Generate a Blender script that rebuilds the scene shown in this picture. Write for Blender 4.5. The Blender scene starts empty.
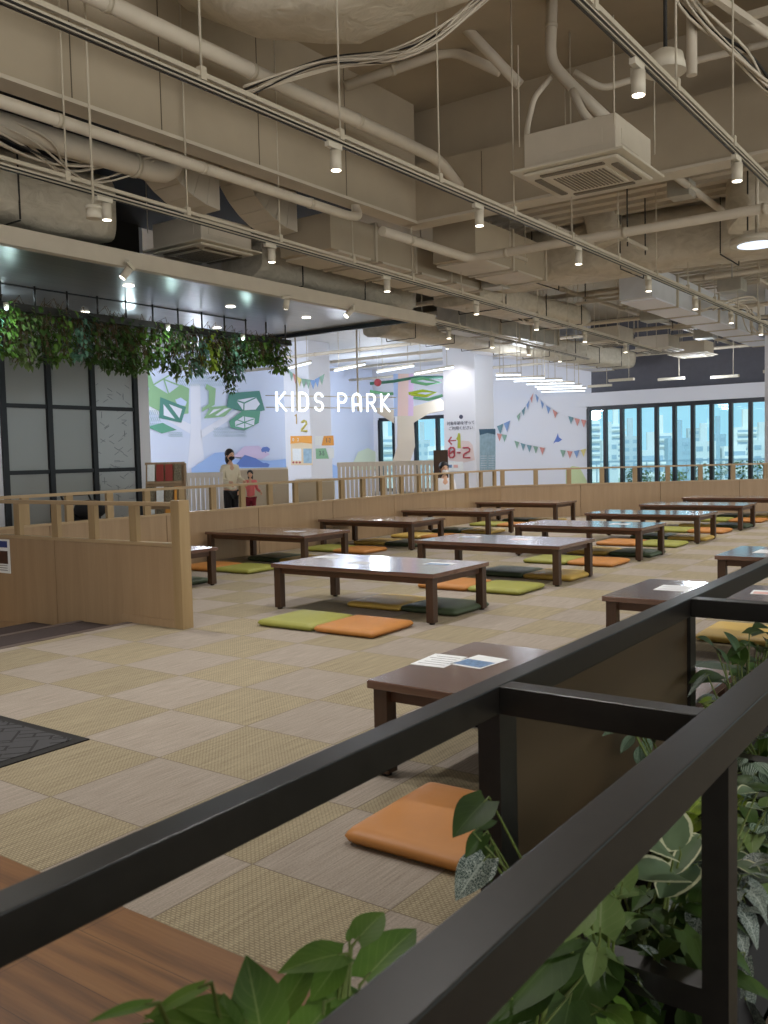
import bpy, bmesh, math, random
from mathutils import Vector, Matrix
R = math.radians
S = bpy.context.scene
COL = S.collection
random.seed(7)

# ------------------------------------------------------------------ camera
FPX, YAW, PITCH, ROLL = 905.0, 0.623928, 0.061105, -0.024308
CAM = Vector((-2.3761, -2.8618, 1.1939))
def cam_axes():
    cy, sy, cp, sp = math.cos(YAW), math.sin(YAW), math.cos(PITCH), math.sin(PITCH)
    f = Vector((cy*cp, sy*cp, -sp)); r = Vector((sy, -cy, 0)); u = r.cross(f)
    cr, sr = math.cos(ROLL), math.sin(ROLL)
    return r*cr + u*sr, u*cr - r*sr, f
CR, CU, CF = cam_axes()
cd = bpy.data.cameras.new('camera'); cam = bpy.data.objects.new('camera', cd); COL.objects.link(cam)
cd.sensor_fit = 'VERTICAL'; cd.sensor_height = 32.0; cd.lens = FPX*32/1024; cd.clip_start = .05; cd.clip_end = 2000
M = Matrix((CR, CU, -CF)).transposed().to_4x4(); M.translation = CAM; cam.matrix_world = M
S.camera = cam
cd.dof.use_dof = True; cd.dof.focus_distance = 6.0; cd.dof.aperture_fstop = 9.0

# ------------------------------------------------------------------ light, world, exposure
S.view_settings.view_transform = 'Standard'; S.view_settings.look = 'None'
S.view_settings.gamma = 1.0; S.view_settings.use_curve_mapping = False
S.view_settings.exposure = -0.15
try:
    S.cycles.use_denoising = True
    S.cycles.max_bounces = 8; S.cycles.diffuse_bounces = 4; S.cycles.glossy_bounces = 4
    S.cycles.transparent_max_bounces = 12; S.cycles.caustics_reflective = False; S.cycles.caustics_refractive = False
    S.cycles.sample_clamp_indirect = 4.0
except Exception: pass
W = bpy.data.worlds.new('world'); S.world = W; W.use_nodes = True
wn = W.node_tree.nodes; wl = W.node_tree.links; wn.clear()
wo = wn.new('ShaderNodeOutputWorld'); wb = wn.new('ShaderNodeBackground'); wl.new(wb.outputs[0], wo.inputs[0])
tc = wn.new('ShaderNodeTexCoord'); sx = wn.new('ShaderNodeSeparateXYZ'); wl.new(tc.outputs['Generated'], sx.inputs[0])
mr = wn.new('ShaderNodeMapRange'); mr.inputs[1].default_value = -.05; mr.inputs[2].default_value = .6; wl.new(sx.outputs['X'], mr.inputs[0])
wm = wn.new('ShaderNodeMix'); wm.data_type = 'RGBA'; wl.new(mr.outputs[0], wm.inputs[0])
WARM = (.32, .33, .35, 1); SKY = (.66, .98, 1.12, 1)
wm.inputs[6].default_value = WARM; wm.inputs[7].default_value = SKY
m2 = wn.new('ShaderNodeMapRange'); m2.inputs[1].default_value = -.95; m2.inputs[2].default_value = -.1; wl.new(sx.outputs['Y'], m2.inputs[0])
w2 = wn.new('ShaderNodeMix'); w2.data_type = 'RGBA'; wl.new(m2.outputs[0], w2.inputs[0]); w2.inputs[6].default_value = (4.0, 3.9, 3.75, 1); w2.inputs[7].default_value = WARM
wl.new(w2.outputs[2], wm.inputs[6])
wl.new(wm.outputs[2], wb.inputs[0]); wb.inputs[1].default_value = 1.0
def light(name, kind, loc, energy, color, rot=None, parent=None, **kw):
    l = bpy.data.lights.new(name, kind); l.energy = energy; l.color = color
    for k, v in kw.items(): setattr(l, k, v)
    o = bpy.data.objects.new(name, l); COL.objects.link(o); o.location = loc
    if rot: o.rotation_euler = rot
    if parent: o.parent = parent
    return o
SPOT_E = 92.0; TUBE_E = 9.0
# hazy sun on the city, coming over the roof from behind the building
light('sun', 'SUN', (0, 0, 40), 3.3, (1, .97, .92), (R(-18), R(-48), 0), angle=R(6))

# ------------------------------------------------------------------ helpers
def lin(c): return tuple(((v/255)/12.92 if v/255 <= .04045 else ((v/255+.055)/1.055)**2.4) for v in c)
def ray(x, y): return CF*FPX + CR*(x-384) - CU*(y-512)
def fl(x, y, z=0):
    d = ray(x, y); return CAM + d*((z-CAM.z)/d.z)
def pl(x, y, ax, v):
    d = ray(x, y); return CAM + d*((v-CAM[ax])/d[ax])
def dp(x, y, D):
    d = ray(x, y); return CAM + d*(D/FPX)

class NT:
    def __init__(s, m):
        s.n = m.node_tree.nodes; s.l = m.node_tree.links; s.b = s.n['Principled BSDF']
    def new(s, t, **kw):
        n = s.n.new('ShaderNode'+t)
        for k, v in kw.items(): setattr(n, k, v)
        return n
    def link(s, a, b): s.l.new(a, b)
    def coord(s, kind='Object', scale=(1,1,1), loc=(0,0,0), rot=(0,0,0)):
        t = s.new('TexCoord'); m = s.new('Mapping'); s.link(t.outputs[kind], m.inputs[0])
        m.inputs['Scale'].default_value = scale; m.inputs['Location'].default_value = loc; m.inputs['Rotation'].default_value = rot
        return m.outputs[0]
    def noise(s, vec, scale=5, detail=3, rough=.5, dist=0):
        n = s.new('TexNoise'); s.link(vec, n.inputs['Vector'])
        n.inputs['Scale'].default_value = scale; n.inputs['Detail'].default_value = detail
        n.inputs['Roughness'].default_value = rough; n.inputs['Distortion'].default_value = dist
        return n.outputs['Fac']
    def ramp(s, fac, stops, interp='LINEAR'):
        r = s.new('ValToRGB'); r.color_ramp.interpolation = interp; e = r.color_ramp.elements
        while len(e) < len(stops): e.new(.5)
        for i, (p, c) in enumerate(stops):
            e[i].position = p; e[i].color = tuple(c[:3])+(1,)
        s.link(fac, r.inputs[0]); return r.outputs[0]
    def mix(s, f, a, b, mode='MIX'):
        m = s.new('Mix', data_type='RGBA', blend_type=mode)
        for i, v in ((0, f), (6, a), (7, b)):
            if hasattr(v, 'is_linked') or hasattr(v, 'links'): s.link(v, m.inputs[i])
            elif i == 0: m.inputs[0].default_value = v
            else: m.inputs[i].default_value = tuple(v[:3])+(1,)
        return m.outputs[2]
    def math(s, op, a, b=0.0, c=None):
        m = s.new('Math', operation=op)
        for i, v in enumerate((a, b) if c is None else (a, b, c)):
            if isinstance(v, (int, float)): m.inputs[i].default_value = v
            else: s.link(v, m.inputs[i])
        return m.outputs[0]
    def bump(s, h, strength=.3, dist=.01):
        b = s.new('Bump'); b.inputs['Strength'].default_value = strength; b.inputs['Distance'].default_value = dist
        s.link(h, b.inputs['Height']); s.link(b.outputs[0], s.b.inputs['Normal'])
MATS = {}
def mat(name, rgb=(128,128,128), rough=.6, metal=0, var=0, vscale=6, emis=None, estr=0, coat=0, alpha=None, spec=None, trans=0):
    m = bpy.data.materials.new(name); m.use_nodes = True; t = NT(m); c = lin(rgb); b = t.b
    b.inputs['Base Color'].default_value = c+(1,); b.inputs['Roughness'].default_value = rough; b.inputs['Metallic'].default_value = metal
    if var:
        f = t.noise(t.coord(), vscale, 4)
        t.link(t.ramp(f, [(.3, tuple(v*(1-var) for v in c)), (.7, tuple(min(1, v*(1+var)) for v in c))]), b.inputs['Base Color'])
    if emis: b.inputs['Emission Color'].default_value = lin(emis)+(1,); b.inputs['Emission Strength'].default_value = estr
    if coat: b.inputs['Coat Weight'].default_value = coat; b.inputs['Coat Roughness'].default_value = .08
    if alpha is not None: b.inputs['Alpha'].default_value = alpha
    if spec is not None: b.inputs['Specular IOR Level'].default_value = spec
    if trans: b.inputs['Transmission Weight'].default_value = trans
    MATS[name] = m; return m
def wood(name, c1, c2, grain='Z', scale=1.0, rough=.45, fine=60, coat=0, contrast=1.0):
    m = bpy.data.materials.new(name); m.use_nodes = True; t = NT(m)
    st = {'X': (.06,1,1), 'Y': (1,.06,1), 'Z': (1,1,.06)}[grain]
    v = t.coord(scale=tuple(k*scale for k in st))
    a = t.noise(v, 14, 5, .6, .4); b_ = t.noise(v, fine, 3, .6)
    f = t.math('ADD', t.math('MULTIPLY', a, .7), t.math('MULTIPLY', b_, .3))
    lo, hi = .5-.2/contrast, .5+.2/contrast
    t.link(t.ramp(f, [(lo, lin(c1)), (hi, lin(c2))]), t.b.inputs['Base Color'])
    t.b.inputs['Roughness'].default_value = rough
    if coat: t.b.inputs['Coat Weight'].default_value = coat; t.b.inputs['Coat Roughness'].default_value = .12
    t.bump(b_, .06, .002); MATS[name] = m; return m

class MB:
    def __init__(s): s.bm = bmesh.new(); s.uv = None
    def box(s, x0, x1, y0, y1, z0, z1, bevel=0):
        xs, ys, zs = sorted((x0,x1)), sorted((y0,y1)), sorted((z0,z1))
        v = [s.bm.verts.new((x,y,z)) for x in xs for y in ys for z in zs]
        fs = [s.bm.faces.new([v[i] for i in q]) for q in ((0,1,3,2),(4,6,7,5),(0,4,5,1),(2,3,7,6),(0,2,6,4),(1,5,7,3))]
        if bevel:
            es = list({e for f in fs for e in f.edges})
            bmesh.ops.bevel(s.bm, geom=es, offset=bevel, segments=2, affect='EDGES', profile=.5)
        return s
    def obox(s, a, b, w, h, up=(0,0,1), bevel=0):
        a, b = Vector(a), Vector(b); d = (b-a).normalized(); up = Vector(up)
        side = d.cross(up)
        if side.length < 1e-4: side = d.cross(Vector((1,0,0)))
        side.normalize(); u = side.cross(d).normalized()
        v = [s.bm.verts.new(p + side*(sx*w/2) + u*(sz*h/2)) for p in (a, b) for sx in (-1,1) for sz in (-1,1)]
        fs = [s.bm.faces.new([v[i] for i in q]) for q in ((0,1,3,2),(4,6,7,5),(0,4,5,1),(2,3,7,6),(0,2,6,4),(1,5,7,3))]
        if bevel:
            es = list({e for f in fs for e in f.edges}); bmesh.ops.bevel(s.bm, geom=es, offset=bevel, segments=2, affect='EDGES')
        return s
    def tube(s, pts, r, n=10, cap=True):
        pts = [Vector(p) for p in pts]; rings = []; rs = r if isinstance(r, (list, tuple)) else [r]*len(pts)
        ref = None
        for i, p in enumerate(pts):
            if i == 0: d = pts[1]-p
            elif i == len(pts)-1: d = p-pts[i-1]
            else: d = (pts[i+1]-p).normalized()+(p-pts[i-1]).normalized()
            d.normalize()
            if ref is None:
                ref = Vector((0,0,1)) if abs(d.z) < .9 else Vector((1,0,0))
            a = d.cross(ref).normalized(); b = a.cross(d).normalized(); ref = b
            rings.append([s.bm.verts.new(p + a*(rs[i]*math.cos(2*math.pi*k/n)) + b*(rs[i]*math.sin(2*math.pi*k/n))) for k in range(n)])
        for A, B in zip(rings, rings[1:]):
            for k in range(n): s.bm.faces.new((A[k], A[(k+1)%n], B[(k+1)%n], B[k])).smooth = True
        if cap:
            s.bm.faces.new(rings[0][::-1]); s.bm.faces.new(rings[-1])
        return s
    def cyl(s, p, r, h, n=20, r2=None):
        p = Vector(p); return s.tube([p, p+Vector((0,0,h))], [r, r if r2 is None else r2], n)
    def poly(s, pts, th=None, nrm=None):
        pts = [Vector(p) for p in pts]
        if th is None:
            s.bm.faces.new([s.bm.verts.new(p) for p in pts]); return s
        nrm = Vector(nrm).normalized()
        A = [s.bm.verts.new(p) for p in pts]; B = [s.bm.verts.new(p+nrm*th) for p in pts]; n = len(pts)
        s.bm.faces.new(A); s.bm.faces.new(B[::-1])
        for i in range(n): s.bm.faces.new((A[i], B[i], B[(i+1)%n], A[(i+1)%n]))
        return s
    def ball(s, c, r, n=10, sc=(1,1,1)):
        mt = Matrix.Translation(c) @ Matrix.Diagonal(Vector(sc)*r).to_4x4()
        g = bmesh.ops.create_uvsphere(s.bm, u_segments=n, v_segments=max(5, n//2+1), radius=1, matrix=mt)
        for v in g['verts']:
            for f in v.link_faces: f.smooth = True
        return s
    def leaf(s, base, d, up, L, Wd, shape='heart', bend=.25, fold=.25, nl=5, nw=4):
        if s.uv is None: s.uv = s.bm.loops.layers.uv.new('UVMap')
        base = Vector(base); d = Vector(d).normalized(); side = d.cross(Vector(up))
        if side.length < 1e-3: side = d.cross(Vector((1,.3,.2)))
        side.normalize(); u = side.cross(d).normalized(); rows = []
        for i in range(nl+1):
            t = i/nl
            if shape == 'heart': w = max(0, math.sin(math.pi*min(1, (t*.90+.10))**.74))**.86
            elif shape == 'round': w = math.sqrt(max(0, 1-(2*t-1)**2))
            elif shape == 'lance': w = max(0, math.sin(math.pi*t**.85))**.9
            else: w = math.sin(math.pi*t**.7)
            w = max(.02, w)*Wd/2
            row = []
            for j in range(nw+1):
                q = (j/nw)*2-1
                back = -.12*L*(abs(q)**1.5) if (shape == 'heart' and i == 0) else 0
                p = base + d*(L*t*(1-.15*bend*t)+back) + side*(w*q) + u*(-bend*L*t*t + fold*w*abs(q))
                row.append((s.bm.verts.new(p), (.5+.5*q, t)))
            rows.append(row)
        for A, B in zip(rows, rows[1:]):
            for j in range(nw):
                quad = (A[j], A[j+1], B[j+1], B[j])
                f = s.bm.faces.new([q[0] for q in quad]); f.smooth = True
                for lp, q in zip(f.loops, quad): lp[s.uv].uv = q[1]
        return s
    def build(s, name, m, parent=None, bevel=0, tagd=None):
        off = world_loc(parent) if parent else Vector((0,0,0))
        if off.length: bmesh.ops.translate(s.bm, verts=s.bm.verts, vec=-off)
        bmesh.ops.recalc_face_normals(s.bm, faces=s.bm.faces) if s.uv is None else None
        me = bpy.data.meshes.new(name); s.bm.to_mesh(me); s.bm.free()
        if isinstance(m, str): m = MATS[m]
        me.materials.append(m)
        o = bpy.data.objects.new(name, me); COL.objects.link(o)
        if parent: o.parent = parent
        return o
def world_loc(o):
    v = Vector((0,0,0))
    while o: v += Vector(o.location); o = o.parent
    return v
def tag(o, label, cat, group=None, kind=None):
    if label: o['label'] = label
    if cat: o['category'] = cat
    if group: o['group'] = group
    if kind: o['kind'] = kind
    return o
def thing(name, loc, label, cat, group=None):
    o = bpy.data.objects.new(name, None); COL.objects.link(o); o.location = loc; o.empty_display_size = .1
    return tag(o, label, cat, group)
def kids(o): return [c for c in bpy.data.objects if c.parent == o]
def copy_tree(o, parent=None):
    c = o.copy(); COL.objects.link(c)
    if parent: c.parent = parent
    for ch in CH.get(o.name) or CH.setdefault(o.name, kids(o)): copy_tree(ch, c)
    return c
CH = {}
def dup(o, loc, label, rz=None, group=None):
    c = copy_tree(o); c.location = loc; c['label'] = label
    if rz is not None: c.rotation_euler.z = rz
    if group: c['group'] = group
    return c
def struct(name, mb, m, parent=None):
    o = mb.build(name, m, parent); o['kind'] = 'structure'; return o
ORD = ['nearest', 'second', 'third', 'fourth', 'fifth', 'sixth', 'seventh', 'eighth', 'ninth', 'tenth', 'eleventh', 'twelfth', 'thirteenth', 'fourteenth', 'fifteenth', 'sixteenth', 'seventeenth', 'eighteenth', 'nineteenth', 'twentieth']

# ------------------------------------------------------------------ materials
mat('paint', (172,159,137), .75, var=.06, vscale=2)
mat('paint_light', (198,188,170), .6, var=.04)
mat('paint_cool', (205,208,212), .6, var=.04)
mat('wall_white', (226,228,236), .7)
mat('wall_beige', (196,182,158), .7)
mat('dark_grey', (92,92,100), .7, var=.06)
mat('painted_shade', (48,44,38), .9)
mat('black_metal', (32,30,28), .36, spec=.5, var=.2, vscale=30)
mat('black_frame', (20,24,30), .45)
mat('white_plastic', (206,198,180), .5)
mat('white_metal', (190,180,160), .5)
mat('lamp_glow', (255,255,255), .5, emis=(255,244,222), estr=9)
mat('tube_glow', (255,255,255), .5, emis=(225,242,255), estr=2.4)
mat('sign_glow', (250,250,250), .5, emis=(240,250,255), estr=2.2)
mat('round_glow', (250,250,250), .5, emis=(205,225,250), estr=1.6)
mat('cable_dark', (40,38,34), .7)
mat('grille_dark', (110,100,84), .6)
mat('bronze_panel', (74,60,42), .42, var=.10, vscale=3, spec=.4)
mat('rubber', (20,18,16), .8)
mat('soil', (22,18,14), .95, var=.3, vscale=40)
mat('stem', (96,112,52), .6)
mat('stem_brown', (92,74,48), .7)
mat('mat_black', (38,38,40), .9)
mat('paper', (232,236,238), .5, var=.05, vscale=30)
mat('skin', (214,170,140), .55); mat('hair', (22,18,18), .5); mat('cream_cloth', (226,216,190), .8); mat('white_cloth', (232,232,236), .8)
mat('black_cloth', (22,22,26), .8); mat('pink_cloth', (232,120,120), .8); mat('maroon_cloth', (130,30,48), .8); mat('shoe_white', (230,230,225), .7)
wood('light_oak', (148,122,92), (166,140,108), 'Z', .9, .5, 70)
wood('oak_rail', (160,136,102), (180,156,120), 'Y', 1, .45, 70)
wood('oak_rail_x', (160,136,102), (180,156,120), 'X', 1, .45, 70)
wood('oak_post', (144,120,84), (164,140,102), 'Z', 1, .5, 70)
wood('walnut_top', (88,62,52), (116,86,72), 'Y', 1.0, .22, 50, coat=1)
wood('walnut_side', (66,42,28), (92,62,42), 'Y', 1.0, .45, 60)
wood('walnut_leg', (56,38,26), (78,55,38), 'Z', 1.0, .45, 60)
wood('fence_white', (216,208,196), (232,226,216), 'Z', 1, .6)

# cushions
for n, c in dict(orange=(182,122,58), lime=(148,148,68), mustard=(198,166,84), green=(66,80,58)).items():
    m = mat('cushion_'+n, c, .5, var=.05, vscale=8)
    t = NT(m); t.bump(t.noise(t.coord(), 180, 2), .12, .002)

# carpet: 50 cm tiles, grey streaked and straw-coloured woven
m = bpy.data.materials.new('carpet'); m.use_nodes = True; MATS['carpet'] = m; t = NT(m)
v = t.coord()
ck = t.new('TexChecker'); ck.inputs['Scale'].default_value = 2
vz = t.coord(loc=(0,0,.25)); t.link(vz, ck.inputs['Vector'])
ck.inputs['Color1'].default_value = (0,0,0,1); ck.inputs['Color2'].default_value = (1,1,1,1)
isgrey = ck.outputs['Fac']
g = t.noise(t.coord(scale=(3, 90, 1)), 1.6, 4, .6)
g2 = t.noise(t.coord(scale=(160, 160, 1)), 1.0, 2, .6)
grey = t.ramp(t.math('ADD', t.math('MULTIPLY', g, .6), t.math('MULTIPLY', g2, .4)), [(.36, lin((140,130,118))), (.62, lin((172,162,150)))])
# woven dashes
br = t.new('TexBrick'); t.link(t.coord(rot=(0,0,R(90))), br.inputs['Vector'])
br.inputs['Scale'].default_value = 28; br.inputs['Mortar Size'].default_value = .09; br.inputs['Mortar Smooth'].default_value = .3
br.inputs['Brick Width'].default_value = .5; br.inputs['Row Height'].default_value = .25
br.inputs['Color1'].default_value = lin((184,172,144))+(1,); br.inputs['Color2'].default_value = lin((168,157,128))+(1,); br.inputs['Mortar'].default_value = lin((124,114,94))+(1,)
n3 = t.noise(t.coord(scale=(2, 30, 1)), 2, 3)
straw = t.mix(.35, br.outputs[0], t.ramp(n3, [(.3, lin((144,132,110))), (.7, lin((194,182,152)))]))
# each tile varies a little
sn = t.new('VectorMath', operation='FLOOR'); t.link(t.coord(scale=(2,2,1), loc=(0,0,.5)), sn.inputs[0])
wn_ = t.new('TexWhiteNoise'); wn_.noise_dimensions = '3D'; t.link(sn.outputs[0], wn_.inputs['Vector'])
base = t.mix(isgrey, grey, straw)
base = t.mix(.35, base, t.ramp(wn_.outputs['Value'], [(0, (.66,.66,.66)), (1, (1,1,1))]), 'MULTIPLY')
# seams
sp = t.new('SeparateXYZ'); t.link(t.coord(scale=(2,2,1)), sp.inputs[0])
def seam(o):
    f = t.math('FRACT', o); return t.math('LESS_THAN', t.math('MINIMUM', f, t.math('SUBTRACT', 1.0, f)), .006)
sm = t.math('MAXIMUM', seam(sp.outputs[0]), seam(sp.outputs[1]))
base = t.mix(t.math('MULTIPLY', sm, .45), base, lin((80,70,58)))
t.link(base, t.b.inputs['Base Color']); t.b.inputs['Roughness'].default_value = .95; t.b.inputs['Specular IOR Level'].default_value = .15
t.bump(t.math('ADD', g2, br.outputs['Fac']), .25, .003)

# walnut plank floor, boards running along Y
m = bpy.data.materials.new('plank_floor'); m.use_nodes = True; MATS['plank_floor'] = m; t = NT(m)
v = t.coord(scale=(1,.16,1))
wv = t.new('TexWave', wave_type='BANDS', bands_direction='X'); t.link(v, wv.inputs['Vector'])
wv.inputs['Scale'].default_value = 4; wv.inputs['Distortion'].default_value = 14; wv.inputs['Detail'].default_value = 2; wv.inputs['Detail Scale'].default_value = .6
fn = t.noise(t.coord(scale=(1,.04,1)), 140, 3)
f = t.math('ADD', t.math('MULTIPLY', wv.outputs['Fac'], .35), t.math('MULTIPLY', fn, .65))
c = t.ramp(f, [(.15, lin((90,60,30))), (.5, lin((124,84,44))), (.9, lin((142,102,58)))])
bk = t.new('TexBrick'); t.link(t.coord(rot=(0,0,R(90)), loc=(0,.12,0)), bk.inputs['Vector'])
bk.inputs['Scale'].default_value = 1; bk.inputs['Mortar Size'].default_value = .0012; bk.inputs['Brick Width'].default_value = 1.8; bk.inputs['Row Height'].default_value = .15
bk.inputs['Color1'].default_value = (1,1,1,1); bk.inputs['Color2'].default_value = (.82,.80,.78,1); bk.inputs['Mortar'].default_value = (.35,.3,.25,1)
t.link(t.mix(1.0, c, bk.outputs[0], 'MULTIPLY'), t.b.inputs['Base Color']); t.b.inputs['Roughness'].default_value = .42

# dark door mat with a maze of embossed lines
m = bpy.data.materials.new('mat_pattern'); m.use_nodes = True; MATS['mat_pattern'] = m; t = NT(m)
bk = t.new('TexBrick'); t.link(t.coord(rot=(0,0,R(45))), bk.inputs['Vector'])
bk.inputs['Scale'].default_value = 1; bk.inputs['Mortar Size'].default_value = .006; bk.inputs['Brick Width'].default_value = .16; bk.inputs['Row Height'].default_value = .055
b2 = t.new('TexBrick'); t.link(t.coord(rot=(0,0,R(-45)), loc=(.03,.02,0)), b2.inputs['Vector'])
b2.inputs['Scale'].default_value = 1; b2.inputs['Mortar Size'].default_value = .006; b2.inputs['Brick Width'].default_value = .22; b2.inputs['Row Height'].default_value = .11
ckk = t.new('TexChecker'); t.link(t.coord(rot=(0,0,R(45))), ckk.inputs['Vector']); ckk.inputs['Scale'].default_value = 6.2
h = t.mix(ckk.outputs['Fac'], bk.outputs['Fac'], b2.outputs['Fac'])
hs = t.new('SeparateColor'); t.link(h, hs.inputs[0])
t.link(t.ramp(hs.outputs[0], [(.0, lin((62,62,64))), (1, lin((26,26,28)))]), t.b.inputs['Base Color']); t.b.inputs['Roughness'].default_value = .9

# crumpled insulation wrap
m = bpy.data.materials.new('duct_wrap'); m.use_nodes = True; MATS['duct_wrap'] = m; t = NT(m)
f = t.noise(t.coord(scale=(1,1,1.6)), 5, 5, .6, 1.2)
t.link(t.ramp(f, [(.3, lin((182,172,152))), (.7, lin((204,195,176)))]), t.b.inputs['Base Color']); t.b.inputs['Roughness'].default_value = .6
t.bump(f, .5, .05)
# foil-like galvanised duct
m = mat('galvanised', (176,172,160), .45, metal=.3, var=.12, vscale=5)

# dark glossy canopy ceiling
m = bpy.data.materials.new('canopy_gloss'); m.use_nodes = True; MATS['canopy_gloss'] = m; t = NT(m)
f = t.noise(t.coord(scale=(.3,8,1)), 4, 4)
t.link(t.ramp(f, [(.3, lin((124,126,130))), (.7, lin((150,150,152)))]), t.b.inputs['Base Color'])
t.b.inputs['Roughness'].default_value = .3; t.b.inputs['Metallic'].default_value = .5
# frosted storefront glass with faint broken-line pattern
def glassm(name, rgb, rough, alpha, spec=.5):
    m = bpy.data.materials.new(name); m.use_nodes = True; MATS[name] = m; t = NT(m)
    t.b.inputs['Base Color'].default_value = lin(rgb)+(1,); t.b.inputs['Roughness'].default_value = rough; t.b.inputs['Alpha'].default_value = alpha
    t.b.inputs['Specular IOR Level'].default_value = spec; return m
glassm('shop_glass', (172,174,172), .10, .62)
m = glassm('shop_glass_pattern', (190,194,196), .12, .8)
# tinted exterior pane
m = bpy.data.materials.new('window_pane'); m.use_nodes = True; MATS['window_pane'] = m
t = NT(m); tr = t.new('BsdfTransparent'); tr.inputs[0].default_value = (.80,.96,1,1)
gl = t.new('BsdfGlossy'); gl.inputs['Roughness'].default_value = .02; ms = t.new('MixShader'); ms.inputs[0].default_value = .05
t.link(tr.outputs[0], ms.inputs[1]); t.link(gl.outputs[0], ms.inputs[2]); t.link(ms.outputs[0], t.n['Material Output'].inputs[0])

# leaves (UV: u across, v along)
def leafmat(name, c1, c2, vein=None, kind='mid', rough=.42):
    m = bpy.data.materials.new(name); m.use_nodes = True; MATS[name] = m; t = NT(m)
    tcn = t.new('TexCoord'); s_ = t.new('SeparateXYZ'); t.link(tcn.outputs['UV'], s_.inputs[0])
    q = t.math('ABSOLUTE', t.math('SUBTRACT', s_.outputs[0], .5)); vv = s_.outputs[1]
    n = t.noise(t.coord(), 9, 3)
    col = t.ramp(n, [(.3, lin(c1)), (.7, lin(c2))])
    if kind == 'mid':
        f = t.math('LESS_THAN', q, .018)
        sv = t.math('LESS_THAN', t.math('PINGPONG', t.math('SUBTRACT', t.math('MULTIPLY', vv, 6.0), t.math('MULTIPLY', q, 5.0)), .5), .05)
        f = t.math('MAXIMUM', f, t.math('MULTIPLY', sv, .35)); col = t.mix(t.math('MULTIPLY', f, .5), col, lin(vein))
    elif kind == 'stripe':
        sv = t.math('LESS_THAN', t.math('PINGPONG', t.math('ADD', t.math('MULTIPLY', q, 9.0), t.math('MULTIPLY', vv, .6)), .5), .16)
        col = t.mix(t.math('MULTIPLY', sv, .75), col, lin(vein))
    elif kind == 'net':
        vo = t.new('TexVoronoi', feature='DISTANCE_TO_EDGE'); mp = t.new('Mapping'); t.link(tcn.outputs['UV'], mp.inputs[0]); mp.inputs['Scale'].default_value = (16,20,1)
        t.link(mp.outputs[0], vo.inputs['Vector']); vo.inputs['Scale'].default_value = 1
        f = t.math('LESS_THAN', vo.outputs['Distance'], .085); f = t.math('MAXIMUM', f, t.math('LESS_THAN', q, .03)); col = t.mix(t.math('MULTIPLY', f, .8), col, lin(vein))
    elif kind == 'edge':
        n2 = t.noise(tcn.outputs['UV'], 7, 3)
        f = t.math('GREATER_THAN', t.math('ADD', q, t.math('MULTIPLY', n2, .2)), .50); col = t.mix(t.math('MULTIPLY', f, .85), col, lin(vein))
    t.link(col, t.b.inputs['Base Color']); t.b.inputs['Roughness'].default_value = .5; t.b.inputs['Specular IOR Level'].default_value = .28
    t.b.inputs['Subsurface Weight'].default_value = 0
    return m
leafmat('leaf_pothos', (60,92,34), (98,132,52), (140,160,96))
leafmat('leaf_dark', (40,62,26), (66,92,40), (84,104,64))
leafmat('leaf_soft', (84,108,58), (114,138,80), (150,160,120))
leafmat('leaf_lime', (112,140,40), (150,170,60), (190,200,110))
leafmat('leaf_stripe', (44,72,52), (70,98,74), (178,196,178), 'stripe')
leafmat('leaf_net', (46,64,60), (64,82,76), (182,192,184), 'net')
leafmat('leaf_edge', (70,92,64), (104,122,92), (206,208,172), 'edge')
leafmat('leaf_red', (72,36,36), (104,56,54), (150,90,90))
leafmat('leaf_teal', (64,104,84), (100,140,118), (170,200,180))

# ------------------------------------------------------------------ setting: floors
XW = 24.0                      # exterior window wall
struct('floor', MB().box(-.88, 15.9, -8, 2.63, -.06, 0), 'carpet')
struct('floor_raised', MB().box(2.0, 15.9, 2.63, 5.12, -.06, 0), 'carpet')
struct('floor_wood', MB().box(-7, -.88, -8, 2.63, -.06, .002), 'plank_floor')
wood('pale_floor', (178,152,120), (196,172,140), 'X', .6, .4, 40)
struct('floor_lower', MB().box(-7, 26, -9, 19, -.30, -.21), 'pale_floor')
# two carpeted steps down behind the short partition
mat('step_carpet', (66,56,54), .95, var=.15, vscale=60); mat('step_nosing', (96,84,78), .5)
struct('trim_1', MB().box(-7, 1.99, 2.63, 3.25, -.20, -.045).box(-7, 1.99, 3.25, 3.9, -.20, -.11), 'step_carpet')
struct('trim_2', MB().box(-7, 1.99, 2.60, 2.66, -.10, .003), 'step_nosing')
struct('trim_3', MB().box(-7, 1.99, 3.21, 3.27, -.20, -.04), 'step_nosing')
# slab, beams, deck
struct('ceiling', MB().box(-16, 26, -16, 22, 5.2, 5.35), 'paint')
struct('ceiling_beam_long', MB().box(-7, 6.5, 2.97, 3.10, 3.88, 5.2), 'paint')
struct('ceiling_beam_flange', MB().box(-7, 6.5, 2.93, 3.14, 3.85, 3.88).box(6.46, 6.72, -9, 3.14, 3.85, 3.88), 'paint_light')  # paler paint stands in for brighter light on the flange undersides
struct('ceiling_beam_cross', MB().box(6.5, 6.68, -9, 3.10, 3.88, 4.52).box(6.68, 6.95, -9, 3.10, 4.42, 4.52).box(6.72, 6.95, -9, 3.46, 4.52, 5.2), 'paint')
seam_ = MB()
for x in (-.4, 1.1, 1.9, 2.75, 3.9, 5.2): seam_.box(x-.004, x+.004, 2.966, 2.97, 3.9, 5.2)
for y in (2.1, .6, -1.0, -2.6): seam_.box(6.496, 6.5, y-.004, y+.004, 3.9, 4.5)
mat('seam', (96,86,70), .8)
struct('ceiling_beam_seams', seam_, 'seam')
dk = MB().box(6.75, 24.2, -9, 3.1, 4.36, 4.42)
x = 7.05
while x < 16: dk.box(x, x+.13, -9, 3.1, 4.27, 4.36); x += .30
struct('ceiling_deck', dk, 'paint_light')
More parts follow.
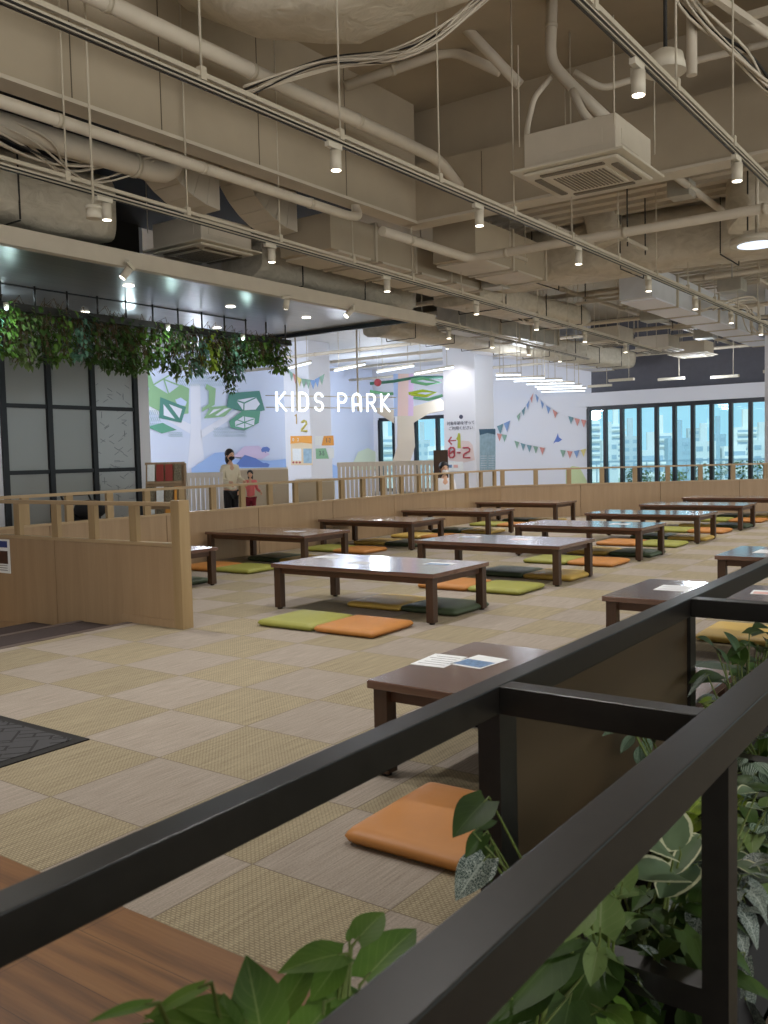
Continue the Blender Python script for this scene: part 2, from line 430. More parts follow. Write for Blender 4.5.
struct('ceiling_shade', MB().box(-7, 9.2, 3.2, 9.0, 5.0, 5.19).box(-7, 7.4, 8.90, 8.99, 3.27, 5.0), 'painted_shade')  # dark colour on these sheets imitates the unlit soffit above the canopy
# exterior wall with windows
struct('wall_back', MB().box(XW, XW+.3, -9, 19, 2.57, 2.98).box(XW, XW+.3, 8.35, 11.95, -.3, 2.57).box(XW, XW+.3, 14.77, 15.57, -.3, 2.57).box(XW, XW+.3, 16.3, 19, -.3, 2.57).box(XW, XW+.3, -9, 19, -.3, -.05), 'wall_white')
struct('wall_back_upper', MB().box(XW+.25, XW+.5, -9, 8.3, 2.98, 5.2), 'dark_grey')
struct('wall_back_upper_light', MB().box(XW+.25, XW+.5, 8.3, 19, 2.98, 5.2), 'wall_white')
struct('ceiling_play_area', MB().box(10.2, 24.2, 8.2, 16.5, 4.3, 4.36), 'paint_cool')
struct('trim_4', MB().box(XW-.08, XW+.25, -9, 8.7, 2.57, 2.98), 'wall_white')
def window(n, y0, y1, pitch):
    f = MB(); k = 0
    f.box(XW-.02, XW+.12, y0, y1, 2.45, 2.57).box(XW-.02, XW+.12, y0, y1, -.05, .06)
    ys = []
    y = y0
    while y < y1+.01: ys.append(y); y += pitch
    for y in ys: f.box(XW-.03, XW+.13, y-.05, y+.05, -.05, 2.5)
    o = f.build('window_%d' % n, 'black_frame'); o['kind'] = 'structure'
    for a, b in zip(ys, ys[1:]):
        MB().box(XW+.04, XW+.05, a+.06, b-.06, .06, 2.46).build('pane', 'window_pane', o)
    return o
window(1, 8.30-.527*32, 8.30+.001, .527)
window(2, 12.0, 14.72, .90)
window(4, 15.62, 16.25, .62)
# mural wall and storefront
mat('wall_blue', (208,218,240), .7)
struct('wall_left', MB().box(7.6, 24, 16.5, 16.8, -.3, 5.2), 'wall_blue')
struct('wall_return', MB().box(7.32, 7.55, 9.0, 16.5, -.3, 5.2), 'wall_white')
struct('wall_shop_side', MB().box(-7, 4.93, 9.0, 9.2, -.3, 5.2).box(4.93, 7.4, 9.0, 9.2, 3.2, 5.2), 'wall_white')
struct('wall_shop_interior', MB().box(4.0, 7.4, 11.5, 11.6, -.3, 3.2), 'wall_beige')
fr = MB(); xs = [4.93, 5.67, 6.44, 7.26]
for x in xs: fr.box(x-.04, x+.04, 8.95, 9.05, -.21, 3.2)
for z in (-.15, 1.09, 2.05, 3.0): fr.box(4.93, 7.26, 8.965, 9.035, z-.03, z+.03)
shop = fr.build('window_3', 'black_frame'); shop['kind'] = 'structure'
for i, (a, b) in enumerate(zip(xs, xs[1:])):
    for z0, z1 in ((-.12, 1.06), (1.12, 2.02), (2.08, 2.97)):
        MB().box(a+.05, b-.05, 8.995, 9.005, z0, z1).build('pane', 'shop_glass_pattern' if i == 2 else 'shop_glass', shop)
# roller blinds right behind the shop panes
for a, b in zip(xs, xs[1:]):
    MB().box(a+.07, b-.07, 9.12, 9.13, .0, 1.9).build('blind', 'wall_white', shop)
# broken line pattern on the right-hand pane
ln = MB(); rr = random.Random(3)
for k in range(70):
    x = rr.choice([6.52+.085*i for i in range(9)]); z = rr.uniform(.1, 2.5); a = rr.choice((0, 60, -60, 60, -60, 90)); L = .10
    dx, dz = math.cos(R(a+90))*L/2, math.sin(R(a+90))*L/2
    if x+abs(dx) > 7.2: continue
    ln.obox((x-dx, 8.990, z-dz), (x+dx, 8.990, z+dz), .008, .003, up=(0,1,0))
mat('line_grey', (120,124,128), .6)
ln.build('line_pattern', 'line_grey', shop)
# columns
def column(n, x, y, w, z1=4.6):
    return struct('wall_column_%s' % n, MB().box(x, x+w, y, y-w, -.21, z1, bevel=.02).box(x-.03, x+w+.03, y+.03, y-w-.03, -.21, .0), 'wall_white')
# columns: corner nearest the camera at (x, y-w)
column('middle', 16.5, 8.87, .9)
column('left', 16.0, 13.6, .9)
column('right', 17.0, 1.58, .9)

# ------------------------------------------------------------------ glossy canopy ceiling over the shop front
struct('ceiling_canopy', MB().box(-7, 8.7, 4.6, 9.0, 3.2, 3.26), 'canopy_gloss')
struct('trim_5', MB().box(-7, 9.3, 4.5, 4.6, 3.14, 3.30), 'paint_light')
struct('trim_6', MB().box(8.7, 8.76, 4.6, 9.0, 3.14, 3.30).box(-7, 7.2, 6.38, 6.42, 3.19, 3.2), 'black_frame')
dl = []
for i, (x, y) in enumerate(((2.6,5.6),(4.4,5.5),(6.2,5.7),(3.2,7.4),(5.2,7.4),(7.4,7.2),(7.6,5.6))):
    o = MB().cyl((x,y,3.192), .06, .008, 16).build('ceiling_downlight', 'lamp_glow')
    tag(o, ('small round recessed light in the glossy canopy, %s from left in its %s line' % (ORD[[0,1,2,0,1,3,3][i]].replace('nearest','first'), ['front','front','front','rear','rear','rear','front'][i])) if i not in (5,) else 'small round recessed light in the canopy ceiling above the foliage end', 'recessed light', 'recessed lights in the canopy')
light('canopy_light', 'POINT', (3.6,6.9,3.05), 7, (.75,.95,1), shadow_soft_size=.08)
light('canopy_light', 'POINT', (5.6,7.0,3.05), 7, (.75,.95,1), shadow_soft_size=.08)

# ------------------------------------------------------------------ low oak partitions with open post-and-rail tops
def partition(label, a, b, panels, posts, z0=0.0, th=.06, end_post=None, grain='oak_rail', base=None):
    a, b = Vector(a), Vector(b); L = (b-a).length; d = (b-a).normalized()
    t = thing('low_partition', a, label, 'partition')
    P = lambda s, z: a + d*s + Vector((0,0,z))
    edges = [0]+panels+[L]
    for s0, s1 in zip(edges, edges[1:]):
        MB().obox(P(s0+.003, (z0+.585)/2), P(s1-.003, (z0+.585)/2), th, .585-z0, bevel=.003).build('panel', 'light_oak', t)
    MB().obox(P(0, .597), P(L, .597), th+.02, .024, bevel=.004).build('cap', grain, t)
    MB().obox(P(0, .89), P(L, .89), .055, .03, bevel=.005).build('handrail', grain, t)
    for s in posts: MB().obox(P(s-.04, .742), P(s+.04, .742), .04, .268).build('post', 'oak_post', t)
    if end_post is not None:
        MB().obox(P(end_post-.045, .46), P(end_post+.045, .46), .10, .92, bevel=.003).build('end_post', 'oak_post', t)
    if base:
        for s0, s1, zz in base:
            MB().obox(P(s0, zz), P(s1, zz), th+.024, .10).build('baseboard', 'light_oak', t)
    return t
partition('pale oak low partition running beside the two carpeted steps, with a notice sheet on its far left',
          (2.0, 2.12, 0), (2.0, 5.10, 0), [1.43], [.46, .95, 1.43, 1.96, 2.5], z0=-.2, end_post=-.04,
          base=[(0, .60, .005), (.60, 1.15, -.11), (1.15, 2.97, -.20+.01)])
partition('long pale oak low partition behind the back row of low tables', (-1.5, 5.16, 0), (12.45, 5.16, 0),
          [1.5*k for k in range(1, 9)], [.25+.5*k for k in range(28)], z0=-.2, grain='oak_rail_x')
fa, fb = Vector((12.45, 5.16, 0)), Vector((12.45+.62*9.5, 5.16-.785*9.5, 0))
partition('angled pale oak low partition across the far end below the big windows', fa, fb,
          [1.5*k for k in range(1, 7)], [.05+.62*k for k in range(16)], z0=-.2, grain='oak_rail_x')
# notice sheet on the short partition
t = thing('notice_sheet', (1.965, 4.35, .40), 'notice sheet with blue header and dark food photograph taped to the oak partition at left', 'poster')
mat('blue_print', (24,52,120), .5); mat('photo_dark', (60,30,22), .5, var=.5, vscale=40); mat('print_grey', (150,150,155), .6)
MB().box(1.964, 1.968, 4.18, 4.55, .28, .57).build('sheet', 'paper', t)
MB().box(1.962, 1.964, 4.21, 4.53, .50, .555).build('header', 'blue_print', t)
MB().box(1.962, 1.964, 4.21, 4.53, .36, .47).build('photograph', 'photo_dark', t)
mm = MB()
for z in (.345, .325, .305): mm.box(1.962, 1.964, 4.22, 4.50, z-.004, z+.004)
mm.build('text_lines', 'print_grey', t)

# ------------------------------------------------------------------ low tables
def make_table(w, l, label):
    t = thing('low_table', (0,0,0), label, 'table', 'dark walnut low tables')
    MB().box(-w/2, w/2, -l/2, l/2, .333, .365, bevel=.004).build('tabletop', 'walnut_top', t)
    a = MB(); i = .045
    for s in (-1, 1):
        a.box(s*(w/2-i), s*(w/2-i-.022), -l/2+.07, l/2-.07, .283, .333); a.box(-w/2+.07, w/2-.07, s*(l/2-i), s*(l/2-i-.022), .283, .333)
    a.build('apron', 'walnut_side', t)
    for sx_ in (-1, 1):
        for sy_ in (-1, 1):
            X, Y = sx_*(w/2-.048), sy_*(l/2-.048)
            g = MB().box(X-.031, X+.031, Y-.031, Y+.031, .012, .333, bevel=.004).build('leg', 'walnut_leg', t)
            MB().cyl((X,Y,0), .02, .014, 12).build('foot', 'rubber', g)
    return t
TM = make_table(.80, 1.54, '')
TN = make_table(.80, 1.12, '')
tabs = []
mid = [3.32+2.07*k for k in range(5)]+[13.68]
bk_ = [3.32, 5.39, 7.46, 9.45, 11.72]
near = [.68, 2.94, 5.20, 7.46]
mlab = ['nearest low table of the middle row, fully in view',
        'second low table of the middle row, counted from the camera', 'third low table of the middle row, counted from the camera',
        'fourth low table of the middle row, counted from the camera', 'fifth low table of the middle row, in front of the farthest one',
        'farthest low table of the middle row, by the angled partition']
blab = ['low table half hidden behind the end post of the short partition', 'low table by the long partition, second along the back row',
        'low table by the long partition, third along the back row', 'low table by the long partition, fourth along the back row',
        'farthest low table of the back row, in the corner of the partitions']
nlab = ['nearest short low table beside the black planter frame, two leaflets on it', 'second short low table beyond the brown panel of the planter frame',
        'third short low table at the right edge above the black rail', 'fourth short low table on the right, farthest along the planter']
def put_table(proto, first, x, y, lab):
    full = 'dark walnut '+lab
    if first: proto.location = (x, y, 0); proto['label'] = full; return proto
    return dup(proto, (x, y, 0), full)
for i, x in enumerate(mid): tabs.append(put_table(TM, i == 0, x, 1.31, mlab[i]))
for i, x in enumerate(bk_): tabs.append(put_table(TM, False, x, 4.27, blab[i]))
for i, x in enumerate(near[:3]): tabs.append(put_table(TN, i == 0, x, -1.41, nlab[i]))

# ------------------------------------------------------------------ cushions
def cushion_mesh(col):
    mb = MB(); bm = mb.bm; n = 12; s = .258; T = .052
    def P(u, v, top):
        e = max(abs(u), abs(v)); x, y = u*s, v*s
        r = .035/s
        if abs(u) > 1-r and abs(v) > 1-r:
            cx, cy = math.copysign(1-r, u), math.copysign(1-r, v); dx, dy = u-cx, v-cy; L = max(abs(dx), abs(dy)); q = math.hypot(dx, dy) or 1
            x, y = (cx+dx*L/q)*s, (cy+dy*L/q)*s
        h = (1-max(0, (e-.86)/.14)**2.2)
        z = T*.5 + (T*.5*h + .006*(1-u*u)*(1-v*v))*(1 if top else -1)
        return (x, y, max(.001, z))
    uv = [-1+2*i/n for i in range(n+1)]; uv = sorted(set(uv+[-.97, -.93, .93, .97])); m_ = len(uv)
    top = [[bm.verts.new(P(u, v, True)) for v in uv] for u in uv]
    bot = [[(top[i][j] if i in (0, m_-1) or j in (0, m_-1) else bm.verts.new(P(uv[i], uv[j], False))) for j in range(m_)] for i in range(m_)]
    for i in range(m_-1):
        for j in range(m_-1):
            bm.faces.new((top[i][j], top[i+1][j], top[i+1][j+1], top[i][j+1])).smooth = True
            bm.faces.new((bot[i][j], bot[i][j+1], bot[i+1][j+1], bot[i+1][j])).smooth = True
    return mb.build('floor_cushion', 'cushion_'+col)
CW = {'orange': 'orange', 'lime': 'lime green', 'mustard': 'mustard yellow', 'green': 'dark green'}
CP = {}
def cushion(col, x, y, label, rz=0):
    label = CW[col]+' floor cushion '+label
    if col not in CP: o = CP[col] = cushion_mesh(col)
    else: o = CP[col].copy(); COL.objects.link(o)
    o.location = (x, y, 0); o.rotation_euler.z = rz
    return tag(o, label, 'cushion', 'floor cushions around the low tables')
rc = random.Random(5)
def seats(xc, yc, nl, nr, fl_, fr_, where, off=.258):
    x0 = xc-.4
    for col, x, y, w in ((nl, x0-.36, yc+.02+off, 'near side left'), (nr, x0-.36, yc+.02-off, 'near side right'),
                         (fl_, x0+.61, yc-.05+off, 'far side left'), (fr_, x0+.61, yc-.05-off, 'far side right')):
        if col: cushion(col, x+rc.uniform(-.02,.02), y+.04+rc.uniform(-.012,.012) if yc < 3 else y+rc.uniform(-.012,.012), '%s at %s' % (w, where), R(rc.uniform(-1.2, 1.2)))
pat = [('lime','orange','mustard','green'), ('orange','lime','green','mustard'), ('lime','orange','mustard','green'),
       ('orange','lime','green','mustard'), ('lime','orange','mustard','green'), ('lime','orange','green','mustard')]
wm_ = ['the nearest table of the middle row', 'the second table of the middle row', 'the third table of the middle row', 'the fourth table of the middle row', 'the fifth table of the middle row', 'the farthest table of the middle row']
for i, x in enumerate(mid): seats(x, 1.09, *pat[i], wm_[i])
pb = [('orange','lime','mustard','green'), ('orange','lime','green','mustard'), ('lime','orange','mustard','green'), ('mustard','orange','green','mustard'), ('lime','orange','green','mustard')]
wb_ = ['the table behind the short partition end post', 'the back-row table against the long partition left', 'the third table of the back row', 'the fourth table of the back row', 'the corner table of the back row']
for i, x in enumerate(bk_): seats(x, 4.27, *pb[i], wb_[i])
cushion('orange', .01, -1.39, 'alone on the near side of the nearest short table', R(1))
cushion('mustard', 3.52, -1.41, 'on the far side of the second short table')
cushion('green', 2.30, -1.41, 'on the near side of the second short table')
cushion('lime', 4.55, -1.41, 'on the near side of the third short table along the planter')

# ------------------------------------------------------------------ leaflets on the tables
mat('print_blue', (96,130,170), .4, var=.4, vscale=60); mat('print_photo', (120,110,90), .4, var=.7, vscale=70); mat('print_pink', (226,178,170), .4, var=.2, vscale=50)
def leaflet(x, y, rz, label, pm='print_blue', w=.15, l=.21, z=.3655):
    t = thing('leaflet', (x, y, z), label, 'leaflet', 'leaflets on the low tables')
    MB().box(x-w/2, x+w/2, y-l/2, y+l/2, z, z+.0012).build('sheet', 'paper', t)
    q = MB()
    if pm == 'lines':
        for k in range(5): q.box(x-w*.34+k*w*.16, x-w*.34+k*w*.16+.006, y-l*.4, y+l*(.4-.08*(k % 3)), z+.0012, z+.0016)
        q.build('text_lines', 'print_grey', t)
    else: q.box(x-w*.42, x+w*.08, y-l*.44, y+l*.44, z+.0012, z+.0016).build('picture', pm, t)
    t.rotation_euler.z = rz; return t
leaflet(.68, -.92, R(4), 'white printed sheet with grey lines on the nearest short table, left of its photo leaflet', 'lines', .21, .15)
leaflet(.74, -1.07, R(-6), 'leaflet with dark blue photo strip on the nearest short table', 'print_blue', .2, .15)
leaflet(3.0, -1.12, R(3), 'white printed sheet on the second short table, left one of the pair', 'lines', .22, .19)
leaflet(2.96, -1.33, R(-4), 'leaflet with grey photo on the second short table, right one of the pair', 'print_photo', .22, .2)
leaflet(3.06, -1.66, R(6), 'pink and white leaflet on the second short table beyond the black rail', 'print_pink', .16, .22)
leaflet(5.22, -1.17, R(0), 'pale blue leaflet on the third short table at right, left one of the pair', 'lines', .26, .22)
leaflet(5.20, -1.42, R(2), 'white and blue leaflet on the third short table, right one of the pair', 'print_blue', .2, .2)
leaflet(3.45, 1.92, R(4), 'white card lying near the far left corner of the nearest middle-row table', 'lines')
leaflet(3.25, 1.42, R(-3), 'white leaflet at the middle of the nearest middle-row table', 'lines', .12, .2)
leaflet(3.45, .82, R(6), 'bluish white leaflet near the right end of the nearest middle-row table', 'print_blue', .14, .22)
leaflet(5.5, 1.75, R(4), 'pale leaflet on the left half of the second middle-row table', 'print_blue')
leaflet(5.45, 1.15, R(-4), 'pink-white leaflet on the right half of the second middle-row table', 'print_pink')
leaflet(7.5, .95, R(4), 'white leaflet on the right half of the third middle-row table', 'lines')
leaflet(5.4, 4.0, R(2), 'white leaflet on the back-row table against the long partition left', 'lines')

# ------------------------------------------------------------------ door mat
t = thing('door_mat', (-.9, 1.6, 0), 'dark grey floor mat with embossed maze lines and black border on the carpet at left', 'mat')
MB().box(-2.4, -.005, .445, 2.4, 0, .006, bevel=.002).build('border', 'rubber', t)
MB().box(-2.36, -.055, .495, 2.35, .006, .009).build('pile', 'mat_pattern', t)

# ------------------------------------------------------------------ black steel planter frame in the foreground
t = thing('planter_railing', (0, -2.25, 0), 'black steel planter frame in the foreground with two long rails and a brown panel', 'railing')
X0, X1 = -3.0, 6.0; ZT, ZH = .77, .062
MB().box(X0, X1, -2.072, -2.026, ZT-.053, ZT, bevel=.002).build('top_rail', 'black_metal', t)
MB().box(X0, X1, -2.49, -2.43, ZT-ZH, ZT, bevel=.002).build('top_rail', 'black_metal', t)
PX = [-2.15, -.955, .18, 1.375, 2.63, 3.825, 5.02]
for x in PX:
    xr = x+.045
    MB().box(xr-.022, xr+.026, -2.43, -2.072, ZT-.053, ZT-.001, bevel=.002).build('cross_bar', 'black_metal', t)
    MB().box(xr-.022, xr+.026, -2.072, -2.026, 0, ZT-.053).build('post', 'black_metal', t)
    MB().box(x-.022, x+.028, -2.49, -2.449, 0, ZT-ZH).build('post', 'black_metal', t)
    MB().box(x-.022, x+.028, -2.449, -2.072, .30, .345).build('lower_bar', 'black_metal', t)
MB().box(PX[1]+.10, PX[2]+.023, -2.062, -2.046, .02, ZT-.053).build('infill_panel', 'bronze_panel', t)
b = MB()
b.box(PX[1]+.071, PX[1]+.10, -2.066, -2.044, .02, ZT-.053)
b.build('panel_edge', 'black_metal', t)
t2 = thing('planter_trough', (0, -2.25, 0), 'long black planter trough between the posts of the foreground frame', 'planter')
q = MB().box(-3.0, 6.0, -2.425, -2.41, 0, .22).box(-3.0, 6.0, -2.09, -2.075, 0, .22).box(-3.0, -2.985, -2.41, -2.09, 0, .22).box(5.985, 6.0, -2.41, -2.09, 0, .22).box(-3, 6, -2.425, -2.075, .0, .02)
q.build('box', 'mat_black', t2)
MB().box(-2.985, 5.985, -2.41, -2.09, .02, .2).build('soil', 'soil', t2)

# plants in the trough: leaf = (base px, tip px, width px) read at depth plane y=Y
def px_plant(kind, label, Y, root, leaves, group=None, matn='leaf_pothos', shape='heart', stem='stem', cat='plant'):
    t = thing(kind, root, label, cat, group)
    lf, st = MB(), MB()
    for L in leaves:
        (bx, by), (tx, ty), w = L[:3]; dy = L[3] if len(L) > 3 else 0
        p0, p1 = pl(bx, by, 1, Y+dy), pl(tx, ty, 1, Y+dy)
        toC = (CAM-p0).normalized(); d = p1-p0; LL = d.length
        depth = (p0-CAM).dot(CF); W_ = w*depth/FPX
        up = (toC*.8+Vector((0,0,.6))).normalized()
        side_tilt = random.uniform(-.2,.2)
        lf.leaf(p0, d, up, LL*1.05, W_*1.1, shape, bend=.18, fold=random.uniform(.1,.3), nl=8, nw=6)
        r0 = Vector(root); mid_ = (p0+r0)/2 + Vector((random.uniform(-.02,.02), .0, .03))
        st.tube([r0, mid_, p0-d.normalized()*.01, p0+d*.1], [.003,.0025,.002,.001], 6)
    st.build('stems', stem, t); lf.build('foliage', matn, t); return t
px_plant('pothos_plant', 'glossy green pothos vine sprouting at the bottom left between the black rails', -2.27, (-1.72,-2.28,.25), [
    ((357,940),(385,907),30), ((365,979),(418,918),44), ((343,954),(289,960),32), ((338,964),(312,996),30), ((277,1018),(314,953),30), ((262,1038),(250,966),56),
    ((345,996),(300,1034),42), ((150,1004),(97,1013),12), ((203,986),(150,1010),14), ((240,1020),(190,1000),34), ((215,1034),(160,1008),26), ((330,1000),(372,985),26),
    ((349,940),(348,930),6), ((300,1040),(330,1000),40), ((230,1050),(225,1000),34), ((180,1040),(120,1030),26)], matn='leaf_pothos')
px_plant('pothos_plant', 'dark leafy vine hanging against the first post of the planter frame', -2.16, (-.99,-2.2,.3), [
    ((486,800),(456,828),34), ((476,830),(500,814),12), ((484,834),(467,852),18), ((490,846),(482,866),12), ((489,862),(492,886),8)], matn='leaf_dark')
px_plant('nerve_plant', 'grey-green leaf with white net veins hanging beside the orange cushion', -2.17, (-1.0,-2.2,.3), [((486,858),(458,892),34)], matn='leaf_net')
px_plant('pothos_plant', 'green pothos rising above the rear rail beyond the brown panel, at the right edge', -2.12, (.32,-2.2,.3), [
    ((717,652),(705,632),15), ((722,676),(697,668),18), ((738,664),(742,641),16), ((735,676),(750,664),16), ((750,634),(778,620),16), ((764,660),(755,638),16), ((740,655),(732,632),15), ((760,650),(744,634),16), ((750,676),(736,652),17), ((766,670),(752,660),17), ((726,684),(708,672),14), ((772,630),(758,618),16),
    ((728,664),(722,648),9), ((748,660),(766,652),14), ((745,644),(728,650),9), ((758,645),(772,652),14), ((742,690),(756,676),18), ((730,690),(742,704),16), ((768,640),(780,650),16)], matn='leaf_dark')
px_plant('pothos_plant', 'pale grey-green shoot below the pothos at the right edge, one narrow drooping leaf', -2.13, (.25,-2.2,.3), [((706,675),(690,688),6), ((702,702),(728,685),13), ((724,664),(700,652),3), ((744,692),(760,700),14)], matn='leaf_net')
px_plant('pothos_plant', 'lime green leaves just behind the near rail at right', -2.14, (.28,-2.24,.3), [((704,703),(725,690),10), ((758,720),(772,700),14), ((720,706),(700,712),12)], matn='leaf_lime')
px_plant('spider_plant', 'white-striped leaves standing in front of the brown panel', -2.14, (-.35,-2.24,.28), [
    ((630,727),(608,726),10), ((639,730),(660,734),12), ((644,736),(651,762),14), ((634,735),(622,748),10), ((655,745),(668,760),12), ((640,745),(640,768),12)], matn='leaf_stripe', shape='lance')
px_plant('pothos_plant', 'large dark pothos leaves under the near rail at bottom centre', -2.30, (-1.2,-2.26,.26), [
    ((602,956),(570,1012),56), ((560,952),(506,1000),48), ((500,990),(455,1030),34), ((540,990),(498,1022),36), ((578,938),(548,948),24), ((570,1000),(560,1045),46), ((520,1010),(480,1050),44),
    ((600,985),(640,1035),44), ((470,1010),(440,1040),26), ((610,1010),(600,1050),40)], matn='leaf_dark')
px_plant('pothos_plant', 'soft sage green broad leaves below the near rail, left of its post', -2.33, (-1.0,-2.3,.27), [
    ((622,886),(628,847),26), ((612,893),(590,862),30), ((600,932),(602,882),44), ((618,896),(658,880),17), ((600,950),(654,972),44), ((600,966),(660,1002),28), ((585,905),(566,935),30), ((598,948),(590,985),22)], matn='leaf_soft')
px_plant('variegated_plant', 'round cream-edged leaves clustered left of the near post', -2.33, (-.78,-2.3,.2), [
    ((672,856),(642,824),40), ((680,850),(672,814),34), ((684,878),(646,856),36), ((696,864),(666,880),30), ((690,862),(710,828),34), ((698,870),(686,896),20), ((690,890),(704,862),20), ((700,836),(676,862),18)], matn='leaf_edge', shape='round')
px_plant('pothos_plant', 'small dark leaflets in the shade left of the near post', -2.28, (-.78,-2.26,.25), [
    ((668,912),(650,900),11), ((670,920),(652,916),11), ((672,930),(654,930),11), ((676,906),(668,892),10), ((680,914),(692,904),11), ((680,926),(694,920),11), ((670,940),(656,946),12), ((684,940),(700,936),14),
    ((668,900),(656,886),12), ((700,930),(676,950),20), ((664,955),(640,940),16), ((690,900),(704,910),16), ((648,890),(634,905),16)], matn='leaf_dark')
px_plant('nerve_plant', 'wide leaf with a white net of veins low beside the near post', -2.36, (-.85,-2.3,.26), [((656,960),(712,980),44), ((690,985),(716,1010),30), ((640,985),(668,1012),22)], matn='leaf_net')
px_plant('pothos_plant', 'yellow-green leaves under the near rail, left of its post', -2.24, (-.6,-2.24,.26), [
    ((690,812),(662,800),20), ((702,800),(678,818),18), ((700,820),(680,830),18), ((694,798),(700,780),16), ((690,790),(676,780),12)], matn='leaf_lime')
px_plant('spider_plant', 'white-striped drooping leaves right of the near post', -2.30, (-.45,-2.3,.26), [
    ((740,832),(750,870),18), ((752,872),(742,905),17), ((756,880),(775,905),18), ((742,905),(738,880),12), ((744,840),(738,868),12)], matn='leaf_stripe', shape='lance')
px_plant('variegated_plant', 'cream-edged leaves low right of the near post', -2.38, (-.6,-2.34,.2), [
    ((744,900),(762,946),20), ((752,890),(770,930),16), ((750,830),(775,845),20), ((756,792),(742,784),14), ((764,812),(752,798),14)], matn='leaf_edge', shape='lance')
px_plant('nerve_plant', 'net-veined leaves at the bottom right corner beside the near post', -2.425, (-.7,-2.36,.2), [
    ((744,958),(738,1000),20), ((746,1000),(766,1042),36), ((742,985),(750,1030),24)], matn='leaf_net')
px_plant('pothos_plant', 'bright lime toothed leaf right of the near post', -2.24, (-.3,-2.26,.26), [((744,822),(738,796),22), ((752,838),(742,812),12)], matn='leaf_lime')
px_plant('pothos_plant', 'dark broad leaves in the shade right of the near post', -2.18, (-.1,-2.2,.26), [
    ((750,760),(738,735),24), ((758,775),(770,745),22), ((770,790),(755,770),22), ((765,735),(750,722),20), ((755,870),(772,850),20), ((766,960),(760,925),18), ((760,1000),(775,960),24)], matn='leaf_dark')
# undergrowth filling the trough
def bush(kind, label, root, n, spread, h, size, matn, shape, seed, group=None, stem='stem'):
    r_ = random.Random(seed); t = thing(kind, root, label, 'plant', group); lf, st = MB(), MB(); root = Vector(root)
    for k in range(n):
        a = r_.uniform(0, 2*math.pi); rad = r_.uniform(.15, 1)**.6; z = r_.uniform(.25, 1)*h
        p = root + Vector((math.cos(a)*spread[0]*rad, math.sin(a)*spread[1]*rad, z))
        d = Vector((math.cos(a), math.sin(a)*.8, r_.uniform(-.6, .5))); s_ = size*r_.uniform(.7, 1.2)
        lf.leaf(p, d, (0,0,1), s_, s_*.65, shape, bend=r_.uniform(.1,.5), fold=r_.uniform(.05,.3), nl=5, nw=4)
        if k % 2 == 0: st.tube([root, root.lerp(p, .5)+Vector((0,0,.03)), p], [.003,.002,.0015], 5)
    st.build('stems', stem, t); lf.build('foliage', matn, t); return t
EDGE_ = [(-.78,'leaf_dark','heart','first right of the near post'), (-.55,'leaf_net','heart','second right of the near post'), (-.32,'leaf_soft','heart','third right of the near post'), (-.08,'leaf_stripe','lance','fourth right of the near post')]
for i, (x, mtn, sh, w) in enumerate([(-1.45,'leaf_dark','heart','far left of the trough'), (-1.05,'leaf_pothos','heart','left of the first lower bar'), (-.72,'leaf_dark','heart','just behind the near post'),
        (-.42,'leaf_edge','round','right of the near post'), (-.1,'leaf_dark','heart','in front of the brown panel middle'), (.22,'leaf_stripe','lance','by the second post'),
        (.55,'leaf_pothos','heart','right of the second post'), (.95,'leaf_dark','heart','halfway to the third post'), (1.3,'leaf_soft','round','near the third post')]):
    bush('trough_plant', 'low %s undergrowth plant in the black trough, %s' % ({'leaf_dark':'dark green','leaf_pothos':'mid green','leaf_edge':'cream-edged','leaf_stripe':'striped','leaf_soft':'sage green'}[mtn], w),
         (x, -2.25, .25), 30, (.22, .13), .11, .075, mtn, sh, 20+i, 'undergrowth plants in the trough')

for i, (x, mtn, sh, w) in enumerate(EDGE_):
    bush('trailing_trough_plant', '%s plant spilling over the trough rim, %s' % ({'leaf_dark':'dark green','leaf_net':'net-veined','leaf_soft':'sage green','leaf_stripe':'striped'}[mtn], w), (x, -2.37, .2), 34, (.15, .07), .16, .07, mtn, sh, 40+i, 'plants spilling over the trough rim')

# ------------------------------------------------------------------ ceiling services
ZTR = 3.2
def track(y, x0, x1, label, zt=5.2, y1=None, hang=1.2):
    y1 = y if y1 is None else y1
    t = thing('ceiling_light_track', ((x0+x1)/2, (y+y1)/2, ZTR), label, 'light track', 'ceiling light tracks')
    MB().obox((x0,y,ZTR+.02), (x1,y1,ZTR+.02), .028, .034).build('rail', 'white_metal', t)
    MB().obox((x0,y,ZTR-.002), (x1,y1,ZTR-.002), .012, .006).obox((x0,y-.019,ZTR+.015), (x1,y1-.019,ZTR+.015), .003, .012).build('slot', 'black_metal', t)
    MB().obox((x0,y,ZTR+.075), (x1,y1,ZTR+.055), .022, .026).build('channel', 'white_metal', t)
    x = x0+.35
    while x < x1:
        yy = y+(y1-y)*(x-x0)/(x1-x0)
        MB().tube([(x,yy,ZTR+.1), (x,yy,zt if x < 6.5 or y > 3.3 else 4.6)], .007, 6).box(x-.02, x+.02, yy-.02, yy+.02, ZTR+.04, ZTR+.11).build('hanger', 'white_metal', t)
        x += hang
    return t
track(-1.16, .2, 15.5, 'right-hand white ceiling light track running straight away from the camera')
track(.82, -1.6, 15.8, 'white ceiling light track passing over the middle row of tables, thin black slot', y1=.80)
track(2.80, .2, 16.5, 'white ceiling light track under the long ceiling beam', y1=3.5)
track(4.62, 8.8, 16.5, 'far white ceiling light track beyond the dark canopy', y1=5.1)
track(-3.1, 4.0, 15.5, 'white ceiling light track at the far right of the ceiling')
